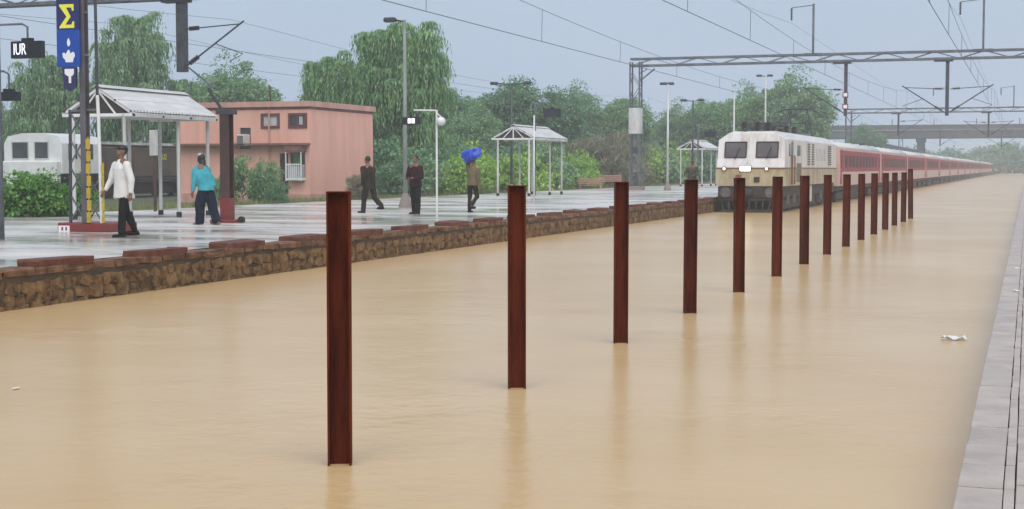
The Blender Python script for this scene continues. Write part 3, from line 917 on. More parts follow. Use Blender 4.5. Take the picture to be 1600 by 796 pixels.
# ------------------------------------------------------------------ platform furniture
def shelter(label, x, y, L, hw=1.12, eave=2.86, ridge=3.44, detail=True):
    t = thing('platform_shelter', label, 'shelter', (x, y, PZ), 0, 'platform shelters')
    th = .04
    for s in (-1, 1):
        # corrugated sheets: each slope is a row of lapped sheets
        n_ = 5
        for k in range(n_):
            ya = L * k / n_; yb = L * (k + 1) / n_ + .03
            mb = MB()
            nc = 12
            top = []; bot = []
            for q in range(nc + 1):
                yq = ya + (yb - ya) * q / nc
                dz = (.014 if q % 2 else -.006) + .002 * k
                top.append(((0, yq, ridge + dz), (s * hw, yq, eave + dz)))
            vs = []
            for a, b in top:
                vs += [a, b, (a[0], a[1], a[2] - .012), (b[0], b[1], b[2] - .012)]
            fs = []
            for q in range(nc):
                o = q * 4
                fs += [(o, o + 1, o + 5, o + 4), (o + 2, o + 6, o + 7, o + 3)]
            mb.add(vs, fs)
            part('roof_sheet', mb, M['sheet'], t)
    part('ridge_cap', MB().poly([(-.16, ridge - .03), (0, ridge + .055), (.16, ridge - .03), (0, ridge + .035)], -.03, L + .03), M['sheet'], t)
    tr_n = 4
    for k in range(tr_n):
        yk = .06 + (L - .12) * k / (tr_n - 1)
        tm = MB()
        tm.bar((-hw, yk, eave - .06), (0, yk, ridge - .06), .07).bar((hw, yk, eave - .06), (0, yk, ridge - .06), .07)
        tm.bar((-hw, yk, eave - .08), (hw, yk, eave - .08), .08)
        tm.bar((0, yk, eave - .08), (0, yk, ridge - .08), .05).bar((-hw * .5, yk, eave - .08), (0, yk, ridge - .1), .04).bar((hw * .5, yk, eave - .08), (0, yk, ridge - .1), .04)
        part('truss', tm, M['white'], t)
    for s in (-1, 1):
        for u in (.0, .5, .93):
            part('purlin', MB().bar((s * hw * u + .001, 0, ridge - (ridge - eave) * u - .03), (s * hw * u + .001, L, ridge - (ridge - eave) * u - .03), .05), M['steel_dark'], t)
    # closed dark gable infill and posts
    part('gable_panel', MB().poly([(-hw * .82, eave - .04), (hw * .82, eave - .04), (0, ridge - .10)], .10, .115), M['under'], t)
    for yk in (.06, L * .62, L - .06):
        for s in (-1, 1):
            p = part('column', MB().tube([(s * hw * .72, yk, 0), (s * hw * .72, yk, eave - .06)], .05, 10), M['white_dirty'], t)
            part('base', MB().tube([(s * hw * .72, yk, 0), (s * hw * .72, yk, .14)], .075, 10), M['black_rubber'], p)
    part('fascia', MB().box(hw - .03, hw + .0, 0.02, L - .02, eave - .13, eave - .025), M['white_dirty'], t)
    return t
shelter('large white gabled shelter with sheet roof beside the brown mast', -23.1, 33.0, 4.25, 1.1, 2.83, 3.5)
shelter('white gabled shelter in the middle of the platform near the lamp posts', -23.7, 67.8, 5.4)
shelter('small far white shelter left of the locomotive', -23.7, 108.0, 5.4)

def bench(label, x, y, rz, mt='bench'):
    t = thing('bench', label, 'bench', (x, y, PZ if x > -27 else GZ), rz, 'platform benches')
    for k in range(3):
        part('seat_slat', MB().bbox(-.8, .8, -.22 + k * .15, -.09 + k * .15, .42, .46, .008), M[mt], t)
    for k in range(3):
        part('back_slat', MB().bbox(-.8, .8, .22, .25, .5 + k * .14, .61 + k * .14, .008), M[mt], t)
    for x_ in (-.68, .68):
        part('leg', MB().bbox(x_ - .05, x_ + .05, -.24, .27, 0, .42, .01).bbox(x_ - .05, x_ + .05, .25, .30, .4, .92, .01), M[mt], t)
bench('faded red bench at the back of the far platform, left one of the pair', -27.0, 92.6, R(15))
bench('faded red bench at the back of the far platform, right one of the pair', -26.95, 97.2, R(15))
def lamp_post(label, x, y, h, heads=((-.5, 0),), mt='steel', r=.07, base=True, z=PZ):
    t = thing('lamp_post', label, 'lamp post', (x, y, z), 0, 'lamp posts')
    part('pole', MB().tube([(0, 0, 0), (0, 0, h * .45), (0, 0, h)], [r * 1.15, r, r * .75], 10), M[mt], t, True)
    if base:
        part('base', MB().tube([(0, 0, 0), (0, 0, .12), (0, 0, .5)], [.24, .22, r * 1.2], 10), M['grey_wall'], t)
    for dx, dy in heads:
        a = part('arm', MB().tube([(0, 0, h - .06), (dx * .9, dy * .9, h + .02)], .03, 6), M['steel_dark'], t)
        part('lamp_head', MB().bbox(dx - .3, dx + .12, dy - .13, dy + .13, h - .06, h + .1, .04), M['steel_dark'], a)
    return t
lamp_post('tall grey lamp post in front of the weeping tree', -20.17, 46.5, 6.4, ((-.45, 0),), 'pole_grey', r=.075)
lamp_post('dark double-armed lamp post behind the middle shelter', -26.3, 75.0, 5.9, ((-.9, 0), (1.0, 0)), 'steel_dark')
lamp_post('lamp post with box head right of the lattice portal mast', -20.7, 87.7, 6.45, ((-.2, 0), (.22, .1)), 'white_dirty')
lamp_post('short dark T-shaped lamp post above the far shelter', -21.85, 100, 6.0, ((-.55, 0), (.65, 0)), 'steel_dark', base=False)
lamp_post('pale lamp post with twin heads directly behind the locomotive cab', -18.55, 110, 8.2, ((-.4, 0), (.4, 0)), 'white_dirty')
lamp_post('plain pale pole between the far shelter and the locomotive roof', -20.9, 110, 6.9, (), 'white_dirty')
lamp_post('thin white pole in front of the middle shelter', -19.85, 59.5, 3.6, (), 'white', r=.036, base=False)
lamp_post('pale pole cut by the left edge of the picture', -18.42, 23.2, 5.9, (), 'steel', r=.05, base=False)

# pole with display and globe
t = thing('sign_pole', 'thin white pole with lit display box and round globe lamp', 'sign pole', (-17.7, 43.32, PZ))
part('pole', MB().tube([(0, 0, 0), (0, 0, 3.2)], .034, 8).tube([(0, 0, 3.18), (-.78, 0, 3.2)], .025, 6), M['white'], t)
d_ = part('display_box', MB().bbox(-1.15, -.55, -.07, .07, 2.74, 2.98, .01).tube([(-.7, 0, 2.98), (-.7, 0, 3.2)], .012, 5), M['black'], t)
part('digit', MB().box(-.96, -.86, -.076, -.072, 2.78, 2.94).box(-.83, -.72, -.076, -.072, 2.78, 2.94), M['display'], d_)
part('globe_lamp', MB().ell((.16, -.03, 2.84), (.15, .15, .14)).tube([(.16, -.03, 2.98), (0, 0, 3.1)], .02, 6), M['white'], t, True)

def hang_sign(name, label, x, y, z, w_, h_, arm, chars=None, group='hanging platform signs'):
    """box sign hung from an arm of its own pole; x,y,z = centre of the board"""
    px, py = arm
    t = thing(name, label, 'sign', (px, py, PZ), 0, group)
    ax = x - px; az = z - PZ
    part('pole', MB().tube([(0, 0, 0), (0, 0, az + .55)], .05, 8).tube([(0, 0, az + .5), (ax - .12, 0, az + .5), (ax, 0, az + .44), (ax, 0, az + h_ / 2)], .022, 6), M['steel'], t)
    b = part('board', MB().bbox(ax - w_ / 2, ax + w_ / 2, -.06, .06, az - h_ / 2, az + h_ / 2, .01).box(ax - .12, ax + .12, -.04, .04, az + h_ / 2, az + h_ / 2 + .06), M['black'], t)
    if chars:
        o = link('lettering', text_mesh(chars, h_ * .95, M['display']), b, (ax - w_ * .2, -.064, az))
        o.rotation_euler = (math.pi / 2, 0, 0)
        o.scale = (.62, 1, 1)
    return t
hang_sign('hanging_sign', 'black display board with white letters at the left edge of the picture', -18.35, 24.0, 4.19, .72, .33, (-20.6, 24.0), 'IUR')
hang_sign('hanging_sign', 'small black board cut by the left edge, below the lettered one', -19.12, 24.4, 3.32, .5, .18, (-19.75, 24.4))
hang_sign('hanging_sign', 'black hanging board right of the middle shelter roof', -22.4, 70.0, 4.65, .9, .42, (-23.3, 70.0))
hang_sign('hanging_sign', 'small black hanging board left of the locomotive roof', -19.6, 95.0, 4.1, .8, .4, (-20.4, 95.0))

# lattice mast on a red plinth with the stack of blue signs
t = thing('lattice_mast', 'steel lattice mast with yellow stripe on a red plinth at left', 'mast', (-18.95, 27.1, PZ))
part('plinth', MB().bbox(-.72, .62, -.5, .5, 0, .19, .02), M['red'], t)
part('front_column', h_section(.13, .16, .016, .010, .19, 8.0), M['mast_grey'], t).location = (-.03, -.42, 0)
part('left_leg', MB().tube([(-.43, -.42, .19), (-.40, -.42, 2.6)], .034, 8), M['steel_dark'], t)
br = MB()
for k in range(4):
    z0 = .22 + k * .6
    br.bar((-.43, -.42, z0), (-.05, -.42, z0 + .58), .028).bar((-.05, -.42, z0), (-.43, -.42, z0 + .58), .028)
for k in range(2):
    z0 = .22 + k * .5
    br.bar((.02, -.42, z0), (.37, -.44, z0 + .48), .024).bar((.37, -.44, z0), (.02, -.42, z0 + .48), .024)
br.bar((-.43, -.42, 2.58), (.33, -.44, 2.6), .04)
part('bracing', br, M['steel'], t)
yl = MB()
for k in range(7):
    yl.box(.045 + .012 * (k % 2), .145 + .012 * (k % 2), -.52, -.50, .2 + k * .26, .2 + k * .26 + .22)
yl.box(.075, .10, -.50, -.48, .2, 2.02)
part('yellow_ladder', yl, M['yellow'], t)
yl = MB()
for k in range(5):
    yl.box(.41, .47, -.50, -.48, .2 + k * .26, .2 + k * .26 + .2)
yl.box(.425, .45, -.48, -.46, .2, 1.48)
part('yellow_ladder', yl, M['yellow'], t)
part('white_pipe', MB().tube([(.37, -.45, .19), (.33, -.45, 2.5), (.31, -.45, 2.9)], .036, 8), M['white'], t)
part('cable_pipe', MB().tube([(.31, -.45, 2.9), (.28, -.45, 8.0)], .032, 8), M['steel_dark'], t)
pl = part('number_plate', MB().box(-.68, -.40, -.515, -.503, -.0, .13), M['white_mark'], t)
part('mark', MB().box(-.60, -.56, -.521, -.517, .03, .10).box(-.50, -.46, -.521, -.517, .03, .10), M['red'], pl)

t = thing('sign_stack', 'vertical stack of blue signs with yellow zigzag and white emblems on the mast', 'sign', (-19.26, 26.55, PZ))
z = lambda v: v - PZ
b = part('board', MB().bbox(-.285, .285, -.03, .03, z(4.83), z(5.62), .008), M['navy_sign'], t)
sg = [(-.20, 5.36), (.16, 5.36), (.16, 5.22), (.12, 5.22), (.10, 5.29), (-.03, 5.29), (.085, 5.10), (-.05, 4.93), (.10, 4.93), (.135, 5.0), (.17, 5.0), (.17, 4.86), (-.20, 4.86), (-.20, 4.89), (-.02, 5.10), (-.20, 5.33)]
part('emblem', MB().poly([(x, z(v)) for x, v in sg], -.036, -.031), M['yellow_mark'], b)
part('edge_strip', MB().box(-.27, .27, -.036, -.031, z(5.47), z(5.60)), M['white_mark'], b)
b = part('board', MB().bbox(-.285, .285, -.032, .03, z(4.04), z(4.825), .008), M['blue_sign'], t)
fl = [(.0, 4.47), (.035, 4.50), (.045, 4.55), (.03, 4.60), (.0, 4.655), (-.03, 4.60), (-.04, 4.55), (-.03, 4.50)]
part('emblem', MB().poly([(x + .02, z(v)) for x, v in fl], -.038, -.033), M['white_mark'], b)
hd = [(-.14, 4.33), (-.10, 4.35), (-.06, 4.31), (0, 4.40), (.03, 4.40), (.06, 4.32), (.12, 4.36), (.16, 4.33), (.17, 4.27), (.13, 4.20), (.12, 4.14), (-.06, 4.14), (-.08, 4.20), (-.13, 4.24)]
part('emblem', MB().poly([(x + .005, z(v)) for x, v in hd], -.038, -.033), M['white_mark'], b)
b = part('board', MB().poly([(-.16, z(4.035)), (.19, z(4.035)), (.19, z(3.62)), (.03, z(3.52)), (-.12, z(3.60))], -.03, .02), M['purple_sign'], t)
cpn = [(-.10, 4.0), (.13, 4.0), (.13, 3.90), (.10, 3.86), (.06, 3.84), (.06, 3.70), (.0, 3.70), (.0, 3.84), (-.05, 3.86), (-.10, 3.90)]
part('emblem', MB().poly([(x + .01, z(v)) for x, v in cpn], -.036, -.031), M['white_mark'], b)
part('bracket', MB().bar((.2, .02, z(5.2)), (.33, .2, z(5.2)), .05).bar((.2, .02, z(4.3)), (.33, .2, z(4.3)), .05), M['steel'], t)

# brown mast with red foot
t = thing('iron_mast', 'dark brown mast with red foot beside the person in teal', 'mast', (-18.95, 32.5, PZ))
part('column', h_section(.26, .24, .02, .012, .02, 2.78), M['brown_steel'], t)
part('foot_wrap', MB().box(-.135, .135, -.126, .126, .02, .62), M['red'], t)
part('plinth', MB().bbox(-.34, .34, -.3, .3, -.02, .075, .02), M['red'], t)
part('roller', MB().tube([(.40, -.05, .08), (.40, .05, .08)], .075, 14).bar((.3, 0, .06), (.42, 0, .11), .05), M['black_rubber'], t)
part('bracket', MB().box(-.22, .22, -.15, .15, 2.70, 2.80).bar((-.1, 0, 2.78), (-.5, 0, 3.35), .06), M['steel_dark'], t)
gw = link('stay_wire', MB().tube([(-19.35, 32.6, 3.9), (-29.0, 47.0, 5.6)], .03, 6).mesh('stay_wire', M['steel_dark']))
tag(gw, 'dark stay from the drop arm down to the brown mast', 'stay wire')

# white board on a brown pole behind the shelter
t = thing('notice_board', 'pale upright board on a brown pole behind the large shelter', 'sign', (-25.9, 40.0, PZ))
part('pole', MB().tube([(0, 0, -.2), (0, 0, 2.6)], .05, 8), M['brown_steel'], t)
part('board', MB().bbox(-.15, .15, -.06, -.03, 1.75, 2.55, .01), M['white_dirty'], t)

# ------------------------------------------------------------------ pink building
def building():
    X0, X1, Y0, Y1 = -36.2, -29.7, 58.0, 64.6
    Z = GZ; H = 4.13
    t = thing('pink_building', 'pink plastered station building with flat roof and barred window', 'building', (X1, Y0, Z))
    W = X1 - X0; D = Y1 - Y0
    def wall_with_holes(mb, x0, x1, z0, z1, holes, y0, y1):
        xs_ = sorted({x0, x1, *[h_[0] for h_ in holes], *[h_[1] for h_ in holes]})
        zs_ = sorted({z0, z1, *[h_[2] for h_ in holes], *[h_[3] for h_ in holes]})
        for i in range(len(xs_) - 1):
            for j in range(len(zs_) - 1):
                cx, cz = (xs_[i] + xs_[i + 1]) / 2, (zs_[j] + zs_[j + 1]) / 2
                if any(h_[0] < cx < h_[1] and h_[2] < cz < h_[3] for h_ in holes):
                    continue
                mb.box(xs_[i], xs_[i + 1], y0, y1, zs_[j], zs_[j + 1])
    v1 = (-2.3, -1.52, 3.38, 3.90); v2 = (-.95, -.17, 3.38, 3.90)
    dr = (-1.47, -1.05, .12, 2.2); wn_ = (-.95, -.22, 1.15, 2.22)
    sm = (-3.45, -2.9, 2.40, 3.35)
    f = MB(); wall_with_holes(f, -W, 0, 0, H, [v1, v2, dr, wn_, sm], 0, .25)
    bm_me = f.mesh('front_wall', M['pink'])
    bm = bmesh.new(); bm.from_mesh(bm_me); bmesh.ops.remove_doubles(bm, verts=bm.verts[:], dist=.0005)
    # drop the shared interior faces
    seen = {}
    for fc in bm.faces:
        seen.setdefault(tuple(sorted(v.index for v in fc.verts)), []).append(fc)
    bmesh.ops.delete(bm, geom=[x for v_ in seen.values() if len(v_) > 1 for x in v_], context='FACES_ONLY')
    bm.to_mesh(bm_me); bm.free()
    link('front_wall', bm_me, t)
    part('side_wall', MB().box(-.25, 0, .25, D, 0, H), M['pink'], t)
    part('back_wall', MB().box(-W, -.25, D - .25, D, 0, H), M['pink'], t)
    part('side_wall', MB().box(-W, -W + .25, .25, D - .25, 0, H), M['pink'], t)
    part('floor_slab', MB().box(-W + .25, -.25, .25, D - .25, 0, .1), M['grey_wall'], t)
    part('plinth', MB().box(-W - .05, .06, -.06, -.002, 0, .42).box(.002, .06, 0, D, 0, .42), M['pink_trim'], t)
    rf = part('roof', MB().box(-W - .02, .02, -.02, D + .02, H + .002, H + .12), M['stain_shadow'], t)  # dark slab edge: the shadow line under the parapet put into its colour
    part('parapet', MB().box(-W - .12, .12, -.12, .08, H + .12, H + .36).box(-.08, .12, .08, D + .1, H + .12, H + .36).box(-W - .12, -W + .08, .08, D + .1, H + .12, H + .36).box(-W + .08, -.08, D - .1, D + .1, H + .12, H + .36), M['pink_trim'], rf)
    part('antenna', MB().tube([(-2.1, .4, H + .1), (-2.15, .4, H + 1.1)], .035, 6).tube([(-2.3, .4, H + .8), (-1.95, .4, H + .85)], .02, 5), M['brown_steel'], rf)
    part('sunshade', MB().box(-W - .05, .05, -.5, -.002, 2.56, 2.65), M['stain_shadow'], t)
    part('window_box', MB().box(-1.02, -.14, -.46, -.002, 2.28, 2.55), M['stain_shadow'], t)
    for v in (v1, v2):
        wo = part('window', MB().box(v[0], v[1], .02, .05, v[2], v[3]), M['glass_pale' if v is v1 else 'glass'], t)
        fr = MB().box(v[0] - .07, v[0] + .04, -.05, .1, v[2] - .07, v[3] + .07).box(v[1] - .04, v[1] + .07, -.05, .1, v[2] - .07, v[3] + .07)
        fr.box(v[0] + .04, v[1] - .04, -.05, .1, v[2] - .07, v[2] + .04).box(v[0] + .04, v[1] - .04, -.05, .1, v[3] - .04, v[3] + .07)
        if v is v2:
            fr.box(-.60, -.53, -.03, .1, v[2] + .04, v[3] - .04)
        part('frame', fr, M['frame_red'], wo)
        if v is v2:
            part('pane', MB().box(-.50, -.33, .0, .019, v[2] + .08, v[3] - .08), M['glass_pale'], wo)
    d_ = part('door', MB().box(dr[0], dr[1], .06, .1, dr[2], dr[3]), M['door_dark'], t)
    part('handle', MB().tube([(dr[1] - .07, .03, 1.1), (dr[1] - .07, .03, 1.25)], .012, 5), M['steel'], d_)
    wo = part('window', MB().box(wn_[0], wn_[1], .08, .12, wn_[2], wn_[3]), M['glass'], t)
    part('shutter', MB().box(-.78, -.40, .0, .05, 1.7, 2.2), M['leaf_hedge'], wo)
    gr = MB().bbox(-.95, -.20, -.42, .0, 1.02, 1.12, .01)
    for k in range(8):
        x = -.93 + k * .1
        gr.box(x - .012, x + .012, -.42, -.40, 1.12, 1.72)
    gr.box(-.95, -.2, -.425, -.395, 1.70, 1.75)
    for k in range(3):
        gr.box(-.95, -.93, -.38 + k * .12, -.355 + k * .12, 1.12, 1.72)
        gr.box(-.22, -.20, -.38 + k * .12, -.355 + k * .12, 1.12, 1.72)
    part('window_cage', gr, M['white'], wo)
    part('curtain', MB().box(-.9, -.26, -.30, -.29, 1.13, 1.66), M['white_dirty'], wo)
    part('side_bar', MB().box(-.23, -.19, -.43, -.39, 1.0, 2.26).box(-.97, -.93, -.43, -.39, 1.0, 2.26), M['white'], wo)
    wo = part('window', MB().box(sm[0], sm[1], .1, .13, sm[2], sm[3]), M['glass'], t)
    ac = part('air_cooler', MB().bbox(-3.35, -2.95, -.5, .05, 2.55, 3.05, .03), M['white_dirty'], t)
    part('cooler_grille', MB().box(-3.3, -3.0, -.51, -.502, 2.62, 2.98), M['louvre'], ac)
    part('drain_pipe', MB().tube([(-1.95, -.06, .3), (-1.95, -.06, H)], .04, 7), M['pink_trim'], t)
    return t
building()
def low_wall(name, label, pts, h, th, m, cat='wall'):
    (x0, y0), (x1, y1) = pts
    t = thing(name, label, cat, (x0, y0, GZ), math.atan2(y1 - y0, x1 - x0))
    L = math.hypot(x1 - x0, y1 - y0)
    k = 0; x = 0
    while x < L - .1:
        x2 = min(x + 2.2, L)
        part('panel', MB().bbox(x + .005, x2 - .005, -th / 2, th / 2, 0, h + random.uniform(-.03, .03), .015), M[m], t)
        x = x2
    part('wall_cap', MB().box(-.02, L + .02, -th * .7, th * .7, h + .03, h + .1), M[m], t)
low_wall('boundary_wall', 'low weathered grey wall right of the pink building', ((-29.6, 66.0), (-29.2, 82.0)), 1.5, .16, 'grey_wall')
low_wall('yard_wall', 'long stained wall behind the shrubs at the far platform', ((-34.5, 84.0), (-33.0, 150.0)), 1.6, .2, 'grey_wall')

# ------------------------------------------------------------------ parked train in the yard
def parked():
    Y0 = 60.0; X = -45.7
    t = thing('parked_locomotive', 'parked locomotive with white cab and long brown hood behind the hedge', 'locomotive', (X, Y0, GZ))
    h = 1.68
    cab = [(-h, 1.3), (h, 1.3), (h, 2.75), (h - .22, 3.1), (.6, 3.26), (-.6, 3.26), (-h + .22, 3.1), (-h, 2.75)]
    cb = part('cab', MB().poly(cab, 0, 3.2), M['white'], t)
    for x0, x1 in ((-1.18, -.28), (.14, .88)):
        wo = part('windscreen', MB().bbox(x0, x1, -.02, .02, 2.04, 2.80, .01), M['glass'], cb)
        part('frame', MB().box(x0 - .05, x0, -.03, .02, 1.99, 2.85).box(x1, x1 + .05, -.03, .02, 1.99, 2.85).box(x0, x1, -.03, .02, 1.99, 2.03).box(x0, x1, -.03, .02, 2.81, 2.85), M['white_dirty'], wo)
    part('side_window', MB().box(h - .02, h + .012, .5, 1.2, 2.0, 2.75), M['glass'], cb)
    part('side_window', MB().box(h - .02, h + .012, 1.7, 2.5, 2.0, 2.75), M['glass'], cb)
    part('nose', MB().bbox(-1.6, 1.6, -.35, -.002, .75, 1.9, .04), M['white'], t)
    part('hood', MB().poly([(-1.45, 1.0), (1.45, 1.0), (1.5, 2.6), (1.3, 2.86), (-1.3, 2.86), (-1.5, 2.6)], 3.25, 17), M['hood'], t)
    part('roof_edge', MB().box(1.22, 1.53, 3.3, 17, 2.76, 2.90), M['white_dirty'], t)
    part('walkway', MB().box(-1.62, 1.62, 3.21, 17.1, .82, .995), M['under'], t)
    for k in range(5):
        part('hood_door', MB().box(1.485, 1.52, 3.8 + k * 2.5, 5.9 + k * 2.5, 1.15, 2.45), M['hood'], t)
    o = link('lettering', text_mesh('AU2', .42, M['yellow_mark'], 'lettering'), t, (1.535, 9.0, 2.15))
    o.rotation_euler = (math.pi / 2, 0, math.pi / 2)
    for yc in (3.4, 13.4):
        bg = part('bogie', MB().bbox(-1.2, -1.0, yc - 2.2, yc + 2.2, .2, .7, .04).bbox(1.0, 1.2, yc - 2.2, yc + 2.2, .2, .7, .04), M['under'], t)
        for dy in (-1.6, 0, 1.6):
            part('wheelset', MB().tube([(-.85, yc + dy, .5), (-.72, yc + dy, .5)], .5, 16).tube([(.72, yc + dy, .5), (.85, yc + dy, .5)], .5, 16), M['steel_dark'], bg)
    part('fuel_tank', MB().bbox(-1.3, 1.3, 6.2, 10.4, .2, .82, .1), M['under'], t)
    return t
parked()

# ------------------------------------------------------------------ bridge and far shed
t = thing('road_bridge', 'long grey road bridge crossing far behind the train', 'bridge', (-90, 330, .4))
part('deck', MB().box(0, 150, -5, 5, 7.9, 9.6), M['bridge'], t)
part('parapet', MB().box(0, 150, -5.05, -4.8, 9.6, 10.7), M['bridge'], t)
part('parapet', MB().box(0, 150, 4.8, 5.05, 9.6, 10.7), M['bridge'], t)
part('cornice', MB().box(0, 150, -5.35, -5.06, 9.45, 9.72), M['grey_wall'], t)
for k in range(6):
    x = 8 + k * 24
    if 70 < x < 86:
        x = 68
    pr = part('pier', MB().box(x - .6, x + .6, -4, -2.8, -.6, 7.1), M['bridge'], t)
    part('pier', MB().box(x - .6, x + .6, 2.8, 4, -.6, 7.1), M['bridge'], t)
    part('pier_cap', MB().box(x - .8, x + .8, -4.6, 4.6, 7.1, 7.898), M['bridge'], pr)
for k in range(18):
    part('railing_post', MB().box(2 + k * 8.6, 2.2 + k * 8.6, -4.98, -4.86, 10.702, 11.9), M['steel'], t)
t = thing('far_shed', 'long dark shed below the bridge left of the train', 'shed', (-32, 292, .4))
part('wall', MB().box(0, 12.0, 0, 10, 0, 4.6), M['bridge'], t)
part('roof', MB().poly([(-.4, 4.61), (12.4, 4.61), (12.4, 4.8), (6, 6.2), (-.4, 4.8)], -.4, 10.4), M['steel_dark'], t)
for k in range(4):
    part('window', MB().box(1 + k * 2.8, 2.6 + k * 2.8, -.03, .0, 1.6, 3.2), M['glass'], t)
# ------------------------------------------------------------------ vegetation
def leaves_mesh(name, P, D, Ln, Wd, m, N=None, nb=.55):
    """P centres, D unit directions, Ln lengths, Wd widths -> diamond leaves"""
    n_ = len(P)
    rnd = rng.normal(size=(n_, 3))
    if N is not None:
        rnd = N + rnd * nb
    S = np.cross(D, rnd); S /= np.linalg.norm(S, axis=1)[:, None] + 1e-9
    a = P - D * (Ln / 2)[:, None]; b = P + D * (Ln / 2)[:, None]
    up = np.cross(S, D)
    c = P + S * (Wd / 2)[:, None] + up * (Wd * .12)[:, None] - D * (Ln * .08)[:, None]
    d = P - S * (Wd / 2)[:, None] + up * (Wd * .12)[:, None] - D * (Ln * .08)[:, None]
    V = np.stack([a, c, b, d], 1).reshape(-1, 3).astype(np.float32)
    me = bpy.data.meshes.new(name)
    me.vertices.add(4 * n_); me.vertices.foreach_set('co', V.ravel())
    me.loops.add(4 * n_); me.loops.foreach_set('vertex_index', np.arange(4 * n_, dtype=np.int32))
    me.polygons.add(n_)
    me.polygons.foreach_set('loop_start', np.arange(0, 4 * n_, 4, dtype=np.int32))
    me.polygons.foreach_set('loop_total', np.full(n_, 4, dtype=np.int32))
    me.update(calc_edges=True)
    me.materials.append(m)
    return me
def clumps(lobes, per_vol, seed):
    """cluster centres in ellipsoid lobes, pushed towards the skin"""
    r_ = np.random.default_rng(seed)
    out = []
    for (cx, cy, cz, rx, ry, rz_) in lobes:
        n_ = max(6, int(per_vol * (rx * ry * rz_) ** (2 / 3)))
        d = r_.normal(size=(n_, 3)); d /= np.linalg.norm(d, axis=1)[:, None]
        rad = r_.uniform(.45, 1.0, n_) ** .6 * (1 + .16 * r_.normal(size=n_))
        out.append(np.stack([cx + d[:, 0] * rad * rx, cy + d[:, 1] * rad * ry, cz + d[:, 2] * rad * rz_], 1))
    return np.concatenate(out)
def weep_crown(name, lobes, m, per_vol=26, strands=14, seed=1, slen=(.8, 2.0), leaf=(.30, .075)):
    C_ = clumps(lobes, per_vol, seed); r_ = np.random.default_rng(seed + 5)
    P = []; D = []; NN = []
    for c in C_:
        for s_ in range(strands):
            L = r_.uniform(*slen); az = r_.uniform(0, 2 * math.pi); out = r_.uniform(.25, .85)
            hx, hy = math.cos(az), math.sin(az)
            n_ = int(L / .16)
            for q in range(n_):
                u = q / n_
                p = (c[0] + hx * out * math.sin(u * 1.8) + r_.normal() * .05, c[1] + hy * out * math.sin(u * 1.8) + r_.normal() * .05, c[2] + .25 * math.sin(u * 2.5) * out - L * u * u)
                P.append(p); NN.append((hx, hy, .7 * (1 - u)))
                D.append((hx * .35 * (1 - u) + r_.normal() * .22, hy * .35 * (1 - u) + r_.normal() * .22, -.35 - u + r_.normal() * .2))
    P = np.array(P); D = np.array(D); D /= np.linalg.norm(D, axis=1)[:, None]
    NN = np.array(NN)
    k = P[:, 2] > .3
    P, D, NN = P[k], D[k], NN[k]
    n_ = len(P)
    return leaves_mesh(name, P, D, r_.uniform(.7, 1.25, n_) * leaf[0], r_.uniform(.7, 1.3, n_) * leaf[1], m, NN, .4)
def leafy_crown(name, lobes, m, per_vol=40, per=34, seed=1, sp=.42, leaf=(.26, .15)):
    """leaf clumps: each clump is an uneven shell of leaves, denser on its upper side"""
    C_ = clumps(lobes, per_vol, seed); r_ = np.random.default_rng(seed + 9)
    n_ = len(C_) * per
    size = np.repeat(r_.uniform(.6, 1.45, len(C_)), per)
    d = r_.normal(size=(n_, 3)) + np.array([0, 0, .35]); d /= np.linalg.norm(d, axis=1)[:, None]
    rad = r_.uniform(.35, 1.0, n_) ** .5 * (1 + .18 * r_.normal(size=n_))
    P = np.repeat(C_, per, 0) + d * (sp * 1.75 * size * rad)[:, None] * np.array([1.1, 1.1, .72])
    D = r_.normal(size=(n_, 3)) + np.array([0, 0, -.35]); D /= np.linalg.norm(D, axis=1)[:, None]
    k = P[:, 2] > .04
    P, D, d = P[k], D[k], d[k]
    n_ = len(P)
    return leaves_mesh(name, P, D, r_.uniform(.6, 1.3, n_) * leaf[0], r_.uniform(.6, 1.3, n_) * leaf[1], m, d + np.array([0, 0, .7]))
def trunk_mesh(h, r, lobes, seed):
    rr = random.Random(seed)
    mb = MB()
    mb.tube([(0, 0, -.3), (0, 0, .15), (.05, .02, h * .3), (rr.uniform(-.2, .2), rr.uniform(-.2, .2), h * .6)], [r * 1.5, r * 1.1, r * .85, r * .55], 10)
    for lx, ly, lz, rx, ry, rz_ in lobes:
        for q in range(3):
            ex = lx + rr.uniform(-.5, .5) * rx; ey = ly + rr.uniform(-.5, .5) * ry; ez = lz + rr.uniform(-.1, .75) * rz_
            z0 = h * rr.uniform(.22, .5)
            mb.tube([(0.03, 0, z0), (ex * .45, ey * .45, z0 + (ez - z0) * .6), (ex, ey, ez)], [r * .5, r * .28, r * .07], 6)
    return mb.mesh('trunk', M['bark'], True)
def tree(name, label, x, y, crown, trunk, group, rz=0, sc_=1.0, szz=None):
    t = thing(name, label, 'tree', (x, y, GZ), rz, group)
    link('crown', crown, t); link('trunk', trunk, t)
    t.scale = (sc_, sc_, szz or sc_)
    return t
# the big weeping tree behind the pink building
lob = [(2.1, 0, 9.0, 1.7, 1.7, 1.3), (2.9, 0, 7.2, 1.5, 1.6, 1.9), (-.4, .3, 8.5, 1.3, 1.5, 1.3), (.6, -.6, 6.2, 2.4, 2.2, 2.2), (-3.0, 0, 7.3, 1.6, 1.6, 1.3), (-3.4, 0, 5.8, 1.3, 1.5, 1.4), (2.8, .2, 5.2, 1.5, 1.6, 1.8), (-1.6, .2, 5.4, 2.2, 2.0, 1.8), (.6, 1.0, 3.6, 2.6, 2.0, 1.6)]
tree('weeping_tree', 'large weeping green tree rising behind the pink building', -36.4, 80, weep_crown('crown', lob, M['leaf_willow'], 13, 26, 3, leaf=(.34, .085)), trunk_mesh(9, .34, lob, 3), 'weeping trees')
